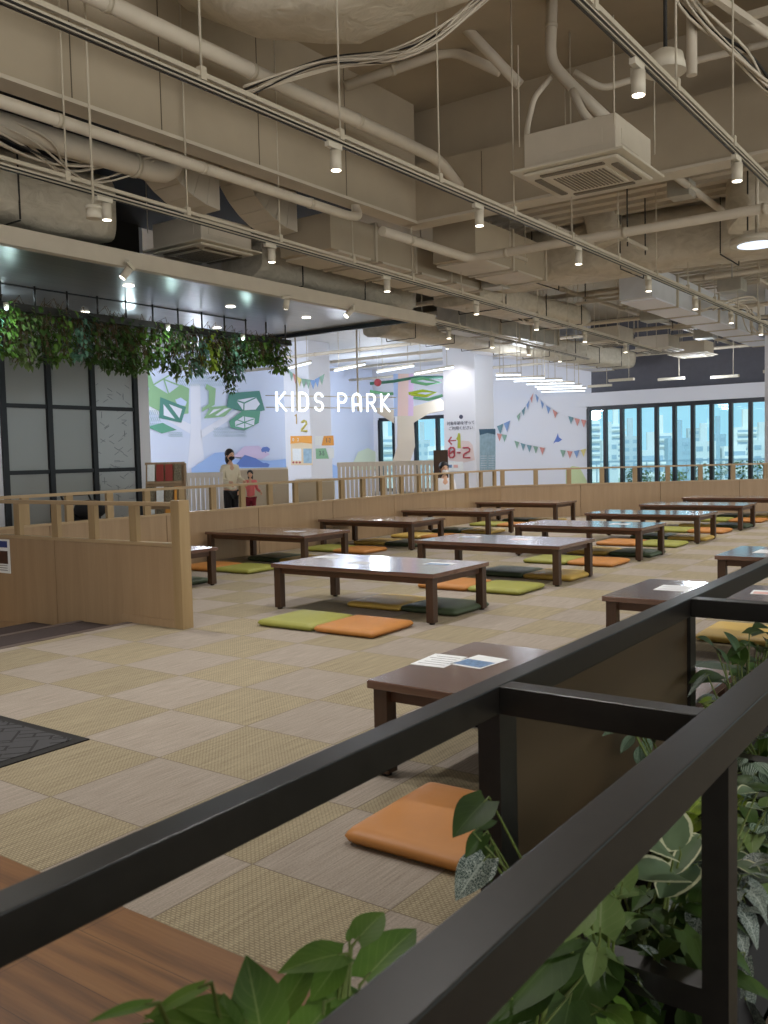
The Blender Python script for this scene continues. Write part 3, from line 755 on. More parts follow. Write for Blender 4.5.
def make_spot():
    t = thing('track_spotlight', (0,0,0), '', 'spotlight', 'white cylinder spotlights on the tracks')
    MB().box(-.09, .05, -.018, .018, -.035, .0, bevel=.004).build('adapter', 'white_plastic', t)
    MB().box(-.008, .008, .03, .04, -.10, -.02).box(-.008, .008, -.01, .04, -.035, -.025).build('bracket', 'white_plastic', t)
    b = MB().cyl((0,0,-.165), .036, .12, 20).build('lamp_body', 'white_plastic', t)
    MB().cyl((0,0,-.168), .031, .004, 20).build('lens', 'lamp_glow', b)
    return t
SP = make_spot(); spn = [0]
def spot(x, y, z, label, tilt=None, on=True, e=SPOT_E):
    o = SP if spn[0] == 0 else copy_tree(SP); spn[0] += 1
    o.location = (x, y, z); o['label'] = label
    if tilt:
        o.rotation_euler = tilt
    if on:
        l = light('spot_beam', 'SPOT', (0,0,-.185), e, (1,.96,.93), None, o, spot_size=R(125), spot_blend=.7, shadow_soft_size=.05)
    return o
CH.clear()
for nm, y, xs in (('right-hand', -1.16, [.3, 2.34, 4.26, 6.3, 8.3, 10.4, 12.4, 14.4]), ('middle', .81, [-.9, -.3, 2.29, 4.14, 6.1, 8.09, 9.87, 11.61, 13.4]),  # closest spots are out of view, added to brighten the near carpet
                  ('under-beam', 2.8, [-.6, 2.1, 4.02, 6.0, 8.16, 10.1, 12.1, 14.2])):
    for i, x in enumerate(xs):
        yy = y if y < 2 else 2.8+.7*(x-.2)/16.3
        kk = [k for k in bpy.data.objects if k.parent == SP and k.type == 'LIGHT']
        if spn[0] == 1: CH[SP.name] = [c for c in kids(SP) if c.type != 'LIGHT']
        spot(x, yy, ZTR, 'white cylinder spotlight, %s one along the %s ceiling track' % (ORD[i], nm))
for i, x in enumerate([10.0, 11.6, 13.2, 14.8]):
    spot(x, 4.62+.5*(x-8.8)/7.7, ZTR, 'white cylinder spotlight, %s one along the far track beyond the canopy' % ORD[i])
spot(3.6, 4.44, 3.15, 'small white spotlight tilted on the front edge of the dark canopy, at left', (R(30), R(25), R(20)), e=10)
spot(5.9, 4.44, 3.15, 'small white spotlight tilted on the canopy edge, above the foliage middle', (R(28), R(-10), R(-10)), e=10)
spot(7.2, 4.44, 3.15, 'small white spotlight tilted on the canopy edge near its right corner', (R(40), R(30), R(40)), e=10)
so = spot(16.0, 8.42, 3.85, 'small spotlight washing the front face of the middle column', e=55)
MB().tube([(16.0,8.42,3.85), (16.0,8.42,4.3)], .01, 6).build('rod', 'white_metal', so)
so = spot(16.95, 7.5, 3.85, 'small spotlight washing the right face of the middle column', e=55)
MB().tube([(16.95,7.5,3.85), (16.95,7.5,5.2)], .01, 6).build('rod', 'white_metal', so)
# a pendant sensor and round fittings
t = thing('pendant_sensor', (1.86, 2.72, 3.0), 'white round pendant sensor on a rod beside the left spotlight', 'sensor')
MB().cyl((1.86,2.72,2.97), .055, .07, 20).cyl((1.86,2.72,3.04), .06, .02, 20).build('housing', 'white_plastic', t)
MB().tube([(1.86,2.72,3.06), (1.86,2.72,5.2)], .009, 8).build('rod', 'white_metal', t)
t = thing('round_ceiling_light', (7.6, -.5, 3.3), 'large round glowing ceiling fitting at the right edge of the ceiling', 'ceiling light')
MB().cyl((7.6,-.5,3.28), .26, .07, 32).build('rim', 'white_plastic', t)
MB().cyl((7.6,-.5,3.272), .19, .01, 32).build('diffuser', 'round_glow', t)
MB().tube([(7.6,-.5,3.35), (7.6,-.5,4.6)], .02, 8).build('stem', 'white_metal', t)
t = thing('pendant_sensor', (3.1, -1.05, 3.6), 'bell-shaped white pendant fitting just above the right spotlight', 'sensor')
MB().cyl((3.1,-1.05,3.42), .12, .1, 24, .10).cyl((3.1,-1.05,3.52), .10, .03, 24, .05).build('housing', 'white_plastic', t)
MB().tube([(3.1,-1.05,3.54), (3.1,-1.05,5.2)], .012, 8).build('rod', 'cable_dark', t)
# cassette air conditioners
def make_ac(label):
    t = thing('ceiling_air_conditioner', (0,0,0), label, 'air conditioner', 'white ceiling cassette air conditioners')
    a = .475
    p = MB(); p.box(-a, a, -a, a, 0, .02, bevel=.005); p.box(-a+.07, a-.07, -a+.07, a-.07, -.03, .0, bevel=.02); p.build('face_panel', 'white_plastic', t)
    MB().box(-.25, .25, -.25, .25, -.038, -.028, bevel=.003).build('grille_frame', 'white_plastic', t)
    g = MB()
    for k in range(14): g.box(-.22, .22, -.22+k*.032, -.205+k*.032, -.042, -.036)
    g.build('grille', 'grille_dark', t)
    for s in (-1, 1):
        MB().box(-.27, .27, s*.33-.03, s*.33+.03, -.040, -.028, bevel=.01).build('louver', 'grille_dark', t)
        MB().box(s*.33-.03, s*.33+.03, -.27, .27, -.040, -.028, bevel=.01).build('louver', 'grille_dark', t)
    MB().box(-.39, .39, -.39, .39, .02, .31, bevel=.01).box(-.394, -.39, -.28, .10, .10, .22, bevel=.001).box(-.28, .10, -.394, -.39, .10, .22, bevel=.001).build('casing', 'paint_light', t)
    for sx_ in (-1, 1):
        for sy_ in (-1, 1): MB().tube([(sx_*.45, sy_*.40, .2), (sx_*.45, sy_*.40, 1.0)], .006, 6).build('hanging_rod', 'white_metal', t)
    return t
AC = make_ac('square white cassette air conditioner, the large one at the upper right with pipes above'); AC.location = (4.84, .17, 3.47)
dup(AC, (4.97, 4.88, 3.56), 'square white cassette air conditioner above the canopy edge at left')
dup(AC, (16.4, 4.6, 3.50), 'square white cassette air conditioner far away, leftmost of the distant ones')
dup(AC, (18.6, 4.3, 3.50), 'square white cassette air conditioner far away, middle of the distant ones')
dup(AC, (20.3, 4.0, 3.50), 'square white cassette air conditioner far away, nearest the window wall')
dup(AC, (10.6, -1.8, 3.50), 'square white cassette air conditioner far off at the right edge')

def pipe(label, pts, r, m='paint_light', name='ceiling_pipe', cat='pipe', collars=True, n=12, grp=None):
    pts = [Vector(p) for p in pts]
    t = thing(name, pts[0], label, cat, grp)
    # rounded corners
    out = [pts[0]]
    for a, b, c in zip(pts, pts[1:], pts[2:]):
        k = min(r*3, (b-a).length*.4, (c-b).length*.4); p0, p2 = b+(a-b).normalized()*k, b+(c-b).normalized()*k
        for q in range(5):
            u = q/4; out.append(p0*(1-u)**2 + b*2*u*(1-u) + p2*u*u)
    out.append(pts[-1])
    MB().tube(out, r, n).build('tube', m, t)
    if collars:
        for a, b in zip(pts, pts[1:]):
            L = (b-a).length; k = .5
            while k < L-.2:
                p = a+(b-a)*(k/L); d = (b-a).normalized(); MB().tube([p-d*.02, p+d*.02], r*1.12, n).build('clamp', 'white_metal', t); k += 1.4
    return t
pipe('fat lagged pipe running along the face of the long ceiling beam', [(-3,2.28,4.3), (5.9,2.28,4.3), (6.35,2.3,4.12)], .06)
pipe('thin pipe just above the fat lagged pipe on the long beam', [(-3,2.45,4.44), (5.6,2.45,4.44)], .03)
pipe('pipe running below the long ceiling beam, ending in a bend', [(-3,2.86,3.66), (5.1,2.88,3.66), (5.4,2.95,3.72), (5.4,3.2,4.2)], .046)
pipe('large pipe behind the long ceiling beam at left', [(-3,3.75,3.86), (3.6,3.75,3.86), (3.6,3.75,5)], .10)
pipe('pipe with a right-angle bend passing beyond the cross beam', [(5.3,2.60,3.5), (7.05,2.60,3.5), (7.05,-6,3.5)], .05)
pipe('lagged refrigerant pipe dropping down to the large air conditioner', [dp(553,-30,8.0), dp(550,62,8.0), dp(574,88,7.9), dp(612,124,7.75)], .05)
pipe('second refrigerant pipe beside the dropping one', [dp(572,90,7.85), dp(586,118,7.8), dp(606,132,7.75)], .035, collars=False)
pipe('pipe leading right above the large air conditioner', [dp(574,72,8.1), dp(602,89,8.1), dp(690,62,8.0), dp(790,38,7.9)], .03)
pipe('thin curved hose left of the large air conditioner', [dp(550,78,8.0), dp(534,98,7.9), dp(527,128,7.8), dp(527,150,7.7)], .025, collars=False)
pipe('diagonal pipe crossing the dark recess left of the large air conditioner', [dp(420,-20,8.6), dp(520,85,8.6)], .05)
pipe('pipe with a bend deep in the dark recess', [dp(345,86,9.0), dp(452,50,9.0), dp(500,72,8.9)], .05)
pipe('vertical stub pipe under the slab near the right track', [(4.7,-.72,5.1), (4.7,-.72,4.0)], .04)
pipe('slanting support bar at the top right corner', [(4.2,-.55,4.75), (5.7,-1.5,4.1)], .03, collars=False)
for i, (y, z) in enumerate([(1.9,3.9), (.3,4.1), (-1.8,4.0), (3.7,3.95)]):
    pipe('pipe running towards the windows beyond the cross beam, %s from the left' % ['second','third','fourth','first'][i], [(7.4,y,z), (23.5,y,z)], .04)
for i, (x, z) in enumerate([(10.6,3.75), (12.7,3.95), (14.6,3.7), (17.0,3.8), (19.5,3.9), (22.0,3.8)]):
    pipe('cross pipe under the deck, %s from the camera beyond the wrapped duct' % ORD[i], [(x,16,z), (x,-6,z)], .04)
# steel channels over the right corner
t = thing('steel_channel_rack', (5.0,-1.9,4.4), 'steel channel rack with parallel bars in the top right corner', 'rack')
for k in range(5): MB().box(4.55+.42*k, 4.61+.42*k, -4, -.85-.12*k, 4.42, 4.47).build('channel', 'paint_light', t)
MB().obox((4.4,-.95,4.40), (6.45,-1.35,4.40), .05, .05).build('bearer', 'paint_light', t)
MB().box(4.5, 6.4, -4, -1.4, 4.50, 4.53).build('mesh_panel', 'grille_dark', t)
# cables
def cables(label, pts, n, seed, r=.009, spread=.05):
    rr = random.Random(seed); t = thing('cable_bundle', pts[0], label, 'cables')
    for k in range(n):
        o = [Vector(p)+Vector((rr.uniform(-1,1), rr.uniform(-1,1), rr.uniform(-1,1)))*spread for p in pts]; out = []
        for i in range(len(o)-1):
            a = o[max(0,i-1)]; b = o[i]; c = o[i+1]; d = o[min(len(o)-1,i+2)]
            for q in range(6):
                u = q/6; out.append(.5*((2*b)+(c-a)*u+(2*a-5*b+4*c-d)*u*u+(3*b-a-3*c+d)*u**3))
        out.append(o[-1]); MB().tube(out, r*rr.uniform(.5,1.2), 6).build('cable', 'cable_dark' if k % 7 == 3 else 'paint_light', t)
    return t
cables('bundle of cables sagging below the big wrapped duct', [(2.9,2.2,4.05), (3.3,1.7,4.28), (3.5,1.0,4.25), (3.7,.4,4.6), (3.9,-.2,5.0)], 11, 3, .009)
cables('cables hanging in a bunch at the top right', [(4.1,-.55,4.9), (4.5,-.75,4.45), (5.0,-1.0,4.15), (5.7,-1.2,4.0), (6.4,-1.7,4.1)], 14, 4, .011)
cables('cables and hoses looped in the dark void at upper left', [(1.2,3.9,4.0), (2.0,3.7,3.75), (2.6,3.9,3.72), (3.2,3.7,3.9)], 8, 5, .014, .09)
cables('cables draped over the distant ducts at left', [(9.6,4.2,3.5), (10.6,3.9,3.7), (11.5,4.1,3.45), (12.4,4.0,3.6)], 6, 6, .014, .12)
cables('tangle of cables among the distant ducts at right', [(12.6,1.5,3.5), (14.0,1.2,3.65), (15.5,1.3,3.45), (17.0,1.1,3.6)], 8, 7, .016, .16)

# wrapped ducts: crumpled tubes
def wrapped(label, pts, rx, rz, seed, m='duct_wrap', bands=True, n=28):
    rr = random.Random(seed); pts = [Vector(p) for p in pts]; t = thing('wrapped_duct', pts[0], label, 'duct', 'insulation-wrapped ducts')
    fine = []
    for a, b in zip(pts, pts[1:]):
        k = max(2, int((b-a).length/.18))
        fine += [a.lerp(b, i/k) for i in range(k)]
    fine.append(pts[-1]); mb = MB(); rings = []
    ph = [rr.uniform(0, 6.28) for _ in range(6)]
    for i, p in enumerate(fine):
        d = (fine[min(i+1, len(fine)-1)]-fine[max(0, i-1)]).normalized(); s_ = d.cross(Vector((0,0,1)))
        if s_.length < .1: s_ = Vector((1,0,0))
        s_.normalize(); u = s_.cross(d).normalized(); ring = []
        for k in range(n):
            a = 2*math.pi*k/n; c_, q_ = math.cos(a), math.sin(a)
            ex = .55; X, Z = math.copysign(abs(c_)**ex, c_), math.copysign(abs(q_)**ex, q_)
            w = 1+.03*math.sin(i*1.3+ph[0]+3*a)+.025*math.sin(i*.6+ph[1]-5*a)+rr.uniform(-.018,.018)
            ring.append(mb.bm.verts.new(p+s_*(X*rx*w)+u*(Z*rz*w)))
        rings.append(ring)
    for A, B in zip(rings, rings[1:]):
        for k in range(n): mb.bm.faces.new((A[k], A[(k+1)%n], B[(k+1)%n], B[k])).smooth = True
    mb.bm.faces.new(rings[0][::-1]); mb.bm.faces.new(rings[-1])
    mb.build('wrap', m, t)
    if bands:
        for i in range(4, len(fine)-2, 7):
            q = MB(); p = fine[i]; d = (fine[i+1]-fine[i-1]).normalized(); s_ = d.cross(Vector((0,0,1))).normalized(); u = s_.cross(d)
            for sx_, L in ((1, rz), (-1, rz)): q.obox(p+s_*rx*1.03*sx_-u*L, p+s_*rx*1.03*sx_+u*L, .012, .012, up=d)
            q.obox(p-u*rz*1.03-s_*rx*1.03, p-u*rz*1.03+s_*rx*1.03, .012, .012, up=d)
            q.build('strap', 'cable_dark', t)
    return t
wrapped('huge pale wrapped duct bulging down at the top of the view', [(2.55,2.3,5.0), (2.7,1.8,4.70), (2.95,1.2,4.62), (3.3,.3,4.85), (3.5,-1.2,5.05)], .40, .36, 1, bands=False)
wrapped('long wrapped duct crossing the ceiling beyond the cross beam', [(9.7,3.6,3.95), (9.7,-5.5,3.95)], .42, .36, 2)
wrapped('wrapped duct above the canopy edge at left', [(-2,4.95,3.75), (3.6,4.95,3.75)], .30, .33, 3)
wrapped('wrapped duct continuing behind the air conditioner over the canopy', [(5.8,5.1,3.7), (9.2,5.1,3.68)], .34, .30, 4)
wrapped('wrapped duct drop joining the long crossing duct', [(9.3,1.9,4.55), (9.3,1.75,3.9)], .25, .22, 5, bands=False)
wrapped('rounded wrapped duct end near the round ceiling fitting', [(9.0,-.1,4.5), (8.7,-.2,4.0), (8.65,-.25,3.75)], .28, .26, 6, bands=False)
wrapped('low wrapped duct beyond the canopy corner', [(9.4,4.2,3.6), (13.0,4.0,3.6)], .42, .18, 7)
wrapped('distant wrapped duct above the lettering', [(11.5,7.2,3.7), (22,6.4,3.7)], .35, .25, 8)
# rectangular ducts in flanged boxes
def boxduct(label, x0, x1, y, z, w, h, seg, m='paint', bottoms='paint_light'):
    t = thing('box_duct', (x0, y, z), label, 'duct', 'flanged box ducts'); x = x0; k = 0
    while x < x1-.1:
        MB().box(x+.01, x+seg-.03, y-w/2, y+w/2, z-h/2, z+h/2).build('segment', m, t)
        MB().box(x+seg-.03, x+seg+.01, y-w/2-.03, y+w/2+.03, z-h/2-.03, z+h/2+.03).build('flange', 'white_metal', t)
        MB().box(x+.12, x+seg-.12, y-w/2-.02, y+w/2+.02, z-h/2-.025, z-h/2).build('bottom_plate', bottoms, t); x += seg
    return t
boxduct('white flanged box duct running from the wrapped duct to the window wall', 10.9, 19.0, 2.0, 3.68, .5, .46, 1.15, 'paint_cool', 'wall_white')
boxduct('beige flanged box duct just beyond the long beam end', 5.6, 9.0, 3.9, 3.72, .75, .40, .85, 'paint', 'paint_light')
boxduct('beige flanged box duct right of the long beam end', 7.2, 9.2, 2.9, 3.78, .6, .46, .95, 'paint', 'paint_light')
boxduct('galvanised flanged box duct beyond the canopy corner', 11.4, 15.2, 5.5, 3.62, .6, .40, 1.25, 'galvanised', 'galvanised')
boxduct('white flanged box duct above the middle column', 15.8, 22.6, 7.4, 3.75, .6, .4, 1.2, 'paint_cool', 'wall_white')
# round elbow segments behind the beam
for q, xx in enumerate((3.35, 4.55)):
    t = thing('duct_elbow', (xx,4.1,4.0), 'curved pale duct elbow behind the long beam, %s one' % ['left','right'][q], 'duct', 'curved duct elbows')
    cx, cz = xx+1.0, 4.75; sg = 8
    for k in range(sg):
        a0, a1 = R(185+k*85/sg), R(185+(k+1)*85/sg-.3); mb = MB(); V = []
        for a in (a0, a1):
            for rr_ in (.55, 1.0):
                for yy in (3.95, 4.35): V.append(mb.bm.verts.new((cx+rr_*math.cos(a), yy, cz+rr_*math.sin(a))))
        for f_ in ((0,1,3,2),(4,6,7,5),(0,4,5,1),(2,3,7,6),(0,2,6,4),(1,5,7,3)): mb.bm.faces.new([V[u_] for u_ in f_])
        mb.build('segment', 'paint_light', t)
    MB().tube([(xx+.25,4.15,4.5), (xx+.25,4.15,5.0)], .01, 6).build('hanging_rod', 'white_metal', t)
# trapeze hangers: two rods and a cross channel under the deck, carrying the services
rt = random.Random(9)
spots_ = [(8.5,1.1),(8.6,-1.4),(8.3,2.6),(8.4,-.6),(10.4,3.0),(10.5,.9),(10.6,-1.0),(11.7,2.9),(11.8,.4),(12.6,3.2),(12.9,-.8),(13.6,2.9),(14.0,.2),(14.9,3.0),(15.3,-.5),(16.2,2.9),(16.8,.5),(17.9,3.1),(18.4,1.0),(19.5,2.9)]
for i, (x, y) in enumerate(spots_):
    w_ = rt.uniform(.5,.9); z = rt.uniform(3.55,3.85)
    t = thing('trapeze_hanger', (x, y, z), 'beige trapeze hanger under the far deck, %s counted away from the cross beam' % ORD[i], 'hanger', 'trapeze hangers under the deck')
    if i % 2: MB().box(x-.02, x+.02, y-w_/2, y+w_/2, z, z+.04).build('channel', 'white_metal', t); e_ = [(x,y-w_/2+.04),(x,y+w_/2-.04)]
    else: MB().box(x-w_/2, x+w_/2, y-.02, y+.02, z, z+.04).build('channel', 'white_metal', t); e_ = [(x-w_/2+.04,y),(x+w_/2-.04,y)]
    for p in e_: MB().tube([(p[0],p[1],z-.05), (p[0],p[1],4.6)], .009, 6).build('rod', 'white_metal' if i % 3 else 'cable_dark', t)
for i, (x, y, z, sx_) in enumerate([(9.0,3.3,3.5,.3), (12.0,.9,3.55,.35), (13.5,2.6,3.45,.4), (15.2,.3,3.5,.35), (17.2,2.8,3.5,.4), (8.0,.4,4.0,.25)]):
    t = thing('junction_box', (x,y,z), 'grey junction box among the ceiling services, %s from the camera' % ['second','third','fourth','fifth','sixth','first'][i], 'box', 'junction boxes')
    MB().box(x-sx_/2, x+sx_/2, y-sx_/2, y+sx_/2, z, z+.18, bevel=.01).build('housing', 'galvanised', t)
    MB().tube([(x,y,z+.18), (x,y,4.6)], .012, 6).build('conduit', 'galvanised', t)
# hanging thin lamps (unlit) before the window wall
for i, (x, y, z) in enumerate([(20.5,5.9,3.02), (20.8,4.7,2.98), (20.9,3.4,2.95), (20.2,2.0,2.95), (20.6,1.0,2.98), (21.5,6.9,2.98)]):
    t = thing('hanging_batten', (x, y, z), 'small white batten hung on a rod before the window wall, %s from the left' % ['second','third','fourth','fifth','sixth','first'][i], 'lamp', 'battens hung before the window wall')
    MB().box(x-.05, x+.05, y-.34, y+.34, z-.02, z+.05, bevel=.01).build('batten', 'white_plastic', t)
    MB().tube([(x,y-.2,z+.05), (x,y-.2,4.6 if y < 3.2 else 5.2)], .008, 6).build('rod', 'white_metal', t)

# ------------------------------------------------------------------ hanging planter in front of the storefront
HY = 6.4
t = thing('hanging_planter', (3.3, HY, 3.0), 'black hanging trough on thin rods below the glossy canopy, filled with foliage', 'planter')
MB().box(-1.5, 8.05, HY-.11, HY+.11, 2.90, 2.985, bevel=.003).build('trough', 'black_metal', t)
x = -1.3
while x < 8.1:
    MB().tube([(x,HY-.09,2.98), (x,HY-.09,3.2)], .012, 6).build('rod', 'black_metal', t); x += .42
hk = random.Random(11)
kinds = [('leaf_dark','dark green'), ('leaf_dark','dark green'), ('leaf_pothos','mid green'), ('leaf_pothos','mid green'), ('leaf_dark','dark green'), ('leaf_pothos','mid green'), ('leaf_red','dull red'), ('leaf_dark','dark green'), ('leaf_soft','sage green'), ('leaf_lime','lime'), ('leaf_teal','pale bluish green')]
def hanging(x, i, mtn, cname, long=False):
    t = thing('trailing_plant', (x, HY, 2.95), '', 'plant', 'trailing plants in the hanging trough'); lf, st = MB(), MB()
    n = 240; depth = hk.uniform(.50, .68)*(1 if not long else 1.35)
    if x > 7.0: depth *= .72
    for k in range(n):
        dz = (hk.random()**.8-.02)*depth
        w = .26*(1-.45*dz/depth) if not long else .10
        a = hk.uniform(0, 2*math.pi); p = Vector((x+math.cos(a)*w*hk.uniform(.2,1), HY+math.sin(a)*w*hk.uniform(.3,1), 2.98-dz))
        d = Vector((math.cos(a), math.sin(a), hk.uniform(-1.4,.3))); s_ = hk.uniform(.05,.10)*(.7 if long else 1)
        lf.leaf(p, d, (0,0,1), s_, s_*.55, hk.choice(('heart','lance','round')), bend=hk.uniform(.1,.5), fold=.2, nl=3, nw=2)
        if k % 7 == 0: st.tube([(x+hk.uniform(-.05,.05), HY, 2.97), ((x+p.x)/2, p.y, p.z+.1), p], .004, 4)
    st.build('stems', 'stem_brown', t); lf.build('foliage', mtn, t); return t
x = -1.3; i = 0; seq = []
while x < 8.0:
    if x > 2.7: seq.append(x)
    x += .235
for i, x in enumerate(seq):
    mtn, cn = kinds[hk.randrange(len(kinds))] if i not in (0,1,17) else kinds[-1]
    t = hanging(x, i, mtn, cn)
    t['label'] = '%s leafy trailing plant in the hanging trough, %s of %d from the left' % (cn, (ORD[i].replace('nearest','first') if i < 14 else ['fifteenth','sixteenth','seventeenth','eighteenth','nineteenth','twentieth','twenty-first','twenty-second','twenty-third','twenty-fourth'][i-14]), len(seq))
for x, w in ((5.05,'below its left part'), (6.85,'near its right end')):
    t = hanging(x, 0, 'leaf_dark', '', True); t['label'] = 'long dark strand hanging from the foliage trough, %s' % w
# small lamps shining in the foliage
for i, x in enumerate((3.3, 5.55, 6.9)):
    t = thing('foliage_lamp', (x, HY-.2, 2.93), 'tiny bright lamp clipped to the hanging trough, %s from the left' % ORD[i].replace('nearest','first'), 'lamp', 'lamps on the hanging trough')
    MB().cyl((x,HY-.22,2.9), .03, .05, 12).build('housing', 'white_plastic', t); MB().ball((x,HY-.22,2.89), .022).build('bulb', 'tube_glow', t)
    light('foliage_light', 'POINT', (x,HY-.32,2.78), 3.0, (.7,1,.95), shadow_soft_size=.03)

# ------------------------------------------------------------------ children's area
# linear lamps
tb = [((287.7,368.7),(310.6,362.9)), ((334.6,370.8),(364.8,364.6)), ((377.3,372.3),(413.7,366)), ((415,374),(453,367.5)),
      ((496.2,377.2),(520.8,373.3)), ((496.2,380.6),(544.5,376.7)), ((514,382.8),(562.3,378.9)), ((526.7,385.3),(574,382.3)), ((535.2,387.9),(581.7,384.8)), ((537.7,389.9),(586,387.3)), ((542,392.4),(585,390.4))]
for i, (p, q) in enumerate(tb):
    z = 3.15 if i < 4 else 3.05
    a, b = fl(*p, z), fl(*q, z)
    if i >= 4:
        D = 16.2+.9*(i-4); a, b = dp(*p, D), dp(*q, D); zz = (a.z+b.z)/2; a.z = b.z = zz
    t = thing('linear_lamp', (a+b)/2, ('glowing linear lamp hung %s' % (['at the far left above the lettering', 'above the middle of the lettering', 'above the end of the lettering', 'just left of the middle column'][i] if i < 4 else 'in the rank right of the column, %s' % ['top one','second from the top','third from the top','fourth from the top','third from the bottom','second from the bottom','bottom one'][i-4])), 'lamp', 'glowing linear lamps')
    d = (b-a).normalized()
    MB().tube([a, b], .018 if i < 4 else .013, 10).build('tube', 'tube_glow', t)
    MB().obox(a+Vector((0,0,.04)), b+Vector((0,0,.04)), .05, .03 if i < 4 else .014).build('fixture', 'white_metal', t)
    for u in (.15, .85): c = a.lerp(b, u); h = MB(); h.tube([c+Vector((0,0,.05)), (c.x,c.y,(4.3 if c.x > 10.2 and c.y > 8.2 else 5.2) if c.y > 3.4 else 4.6)], .006, 5); h.build('wire', 'white_metal', t)
for loc, e in (((13.5,9.6,2.85),60), ((16.0,6.4,2.85),40), ((19.5,9.8,2.85),110), ((20.5,13.8,2.85),120), ((13,13.6,2.85),120), ((20.5,4.0,3.0),60), ((11.0,13.5,2.85),70)):
    light('play_area_light', 'POINT', loc, e*1.5, (.80,.88,1.0), None, shadow_soft_size=.25)
# lettering: rounded strokes
def arc(cx, cz, rx, rz, a0, a1, n=8): return [(cx+rx*math.cos(R(a0+(a1-a0)*k/n)), cz+rz*math.sin(R(a0+(a1-a0)*k/n))) for k in range(n+1)]
GL = {'K': [[(0,0),(0,1)], [(.5,1),(.06,.52),(.54,0)]], 'I': [[(0,0),(0,1)]], 'D': [[(0,0),(0,1),(.2,1)]+arc(.2,.66,.32,.34,90,0,4)+arc(.2,.34,.32,.34,0,-90,4)+[(0,0)]],
      'S': [arc(.26,.75,.24,.25,20,270,9)[:-1]+arc(.26,.26,.24,.25,90,-160,9)], 'P': [[(0,0),(0,1),(.25,1)]+arc(.25,.74,.27,.26,90,-90,8)+[(0,.48)]],
      'A': [[(0,0),(0,.7)]+arc(.26,.72,.26,.28,180,0,8)+[(.52,0)], [(0,.36),(.52,.36)]], 'R': [[(0,0),(0,1),(.25,1)]+arc(.25,.74,.27,.26,90,-90,8)+[(0,.48)], [(.25,.48),(.54,0)]]}
WD = {'I': .0, ' ': .12}
s0 = dp(277, 410.4, 17.0); e0 = dp(389.5, 413.4, 18.3); e0.z = s0.z; dr = (e0-s0).normalized(); H_ = .335
word = 'KIDS PARK'
tot = sum(WD.get(c, .54)+.42 for c in word)-.42; sc = (e0-s0).length/tot
t = thing('shop_sign', s0, 'glowing white KIDS PARK lettering hung on a frame of thin bars', 'sign')
nrm = Vector((dr.y, -dr.x, 0)); u = 0
for c in word:
    if c != ' ':
        mb = MB()
        for st in GL[c]:
            pts = [s0 + dr*((u+px_)*sc) + Vector((0,0,pz*H_)) for px_, pz in st]
            mb.tube(pts, .021, 8)
            for p in (pts[0], pts[-1]): mb.ball(p, .021, 8)
        o = mb.build('letter', 'sign_glow', t); o['label'] = 'letter '+c
    u += WD.get(c, .54)+.42
for z in (.06, .28): MB().tube([s0-dr*.2-nrm*.05+Vector((0,0,z)), e0+dr*.2-nrm*.05+Vector((0,0,z))], .010, 6).build('bar', 'white_metal', t)
for k in (0.18, .72):
    p = s0.lerp(e0, k)-nrm*.05; MB().tube([p, (p.x,p.y,5.2)], .018, 8).build('hanger', 'white_metal', t)

# wall graphics of the tree mural: flat shapes on the left wall (y = 16.5)
def wl_(x, y, e): p = pl(x, y, 1, 16.5-e); return p
for n_, c_ in dict(green1=(142,182,140), green2=(96,158,134), green3=(82,138,128), trunk=(226,230,244), blue1=(96,124,196), blue2=(158,188,238), pinkw=(212,196,228), hatch=(104,152,156), sky_tint=(196,212,244)).items(): mat('mural_'+n_, c_, .7)
DE = [0.004]
def decal(label, groups, e=None):
    t = None; e = DE[0]; DE[0] += .0045
    for gi, (m_, polys) in enumerate(groups):
        if t is None: t = thing('wall_graphic', wl_(*polys[0][0], 0), label, 'wall graphic')
        mb = MB()
        for p in polys: mb.poly([wl_(x, y, e+.0014*gi) for x, y in p], .001, (0,1,0))
        mb.build('shape', 'mural_'+m_, t)
    return t
def Z6(x, y): return (140+x/6.4, 365+y/6.4)
def zp(l): return [Z6(*p) for p in l]
decal('white tree trunk with branches painted on the mural wall', [('trunk', [zp([(322,120),(385,120),(392,420),(420,700),(300,700),(325,420)]), zp([(388,420),(640,270),(650,300),(392,470)]), zp([(325,380),(30,240),(24,270),(322,440)])])])
def hatch(x0, y0, x1, y1, n, th=3, slope=12):
    out = []
    for r_ in range(3):
        yy0, yy1 = y0+(y1-y0)*r_/3, y0+(y1-y0)*(r_+.8)/3
        for k in range(n):
            xx = x0+(x1-x0)*k/n; out.append(zp([(xx,yy0),(xx+th,yy0),(xx+th+slope,yy1),(xx+slope,yy1)]))
    return out
decal('hatched band at the top of the tree mural', [('hatch', hatch(240,70,590,140,26))])
decal('hatched patch at the left of the tree mural', [('hatch', hatch(14,290,130,410,9))])
decal('hatched patch below the teal diamond of the mural', [('hatch', hatch(180,430,270,462,8))])
decal('pale hatched patch right of the mural trunk', [('hatch', hatch(470,400,680,465,18,2))])
decal('large pale green jagged shape with white panes on the mural', [('green1', [zp([(0,60),(60,150),(30,245),(130,300),(230,320),(310,310),(315,150),(262,125),(180,185),(90,130),(60,40)])]), ('sky_tint', [zp([(225,222),(262,208),(300,236),(290,262),(240,255)])]), ('green1', [zp([(148,90),(156,88),(188,185),(180,187)]), zp([(90,130),(86,122),(196,56),(200,64)]), zp([(150,95),(154,88),(262,130),(258,138)])])])
decal('teal open quadrilateral frame on the mural', [('green3', [zp([(130,205),(295,270),(265,370),(122,338)])]), ('trunk', [zp([(150,250),(152,322),(225,345)]), zp([(185,250),(270,282),(252,340)])])])
decal('teal green diamond on the mural', [('green2', [zp([(45,395),(145,370),(235,415),(140,438)])])])
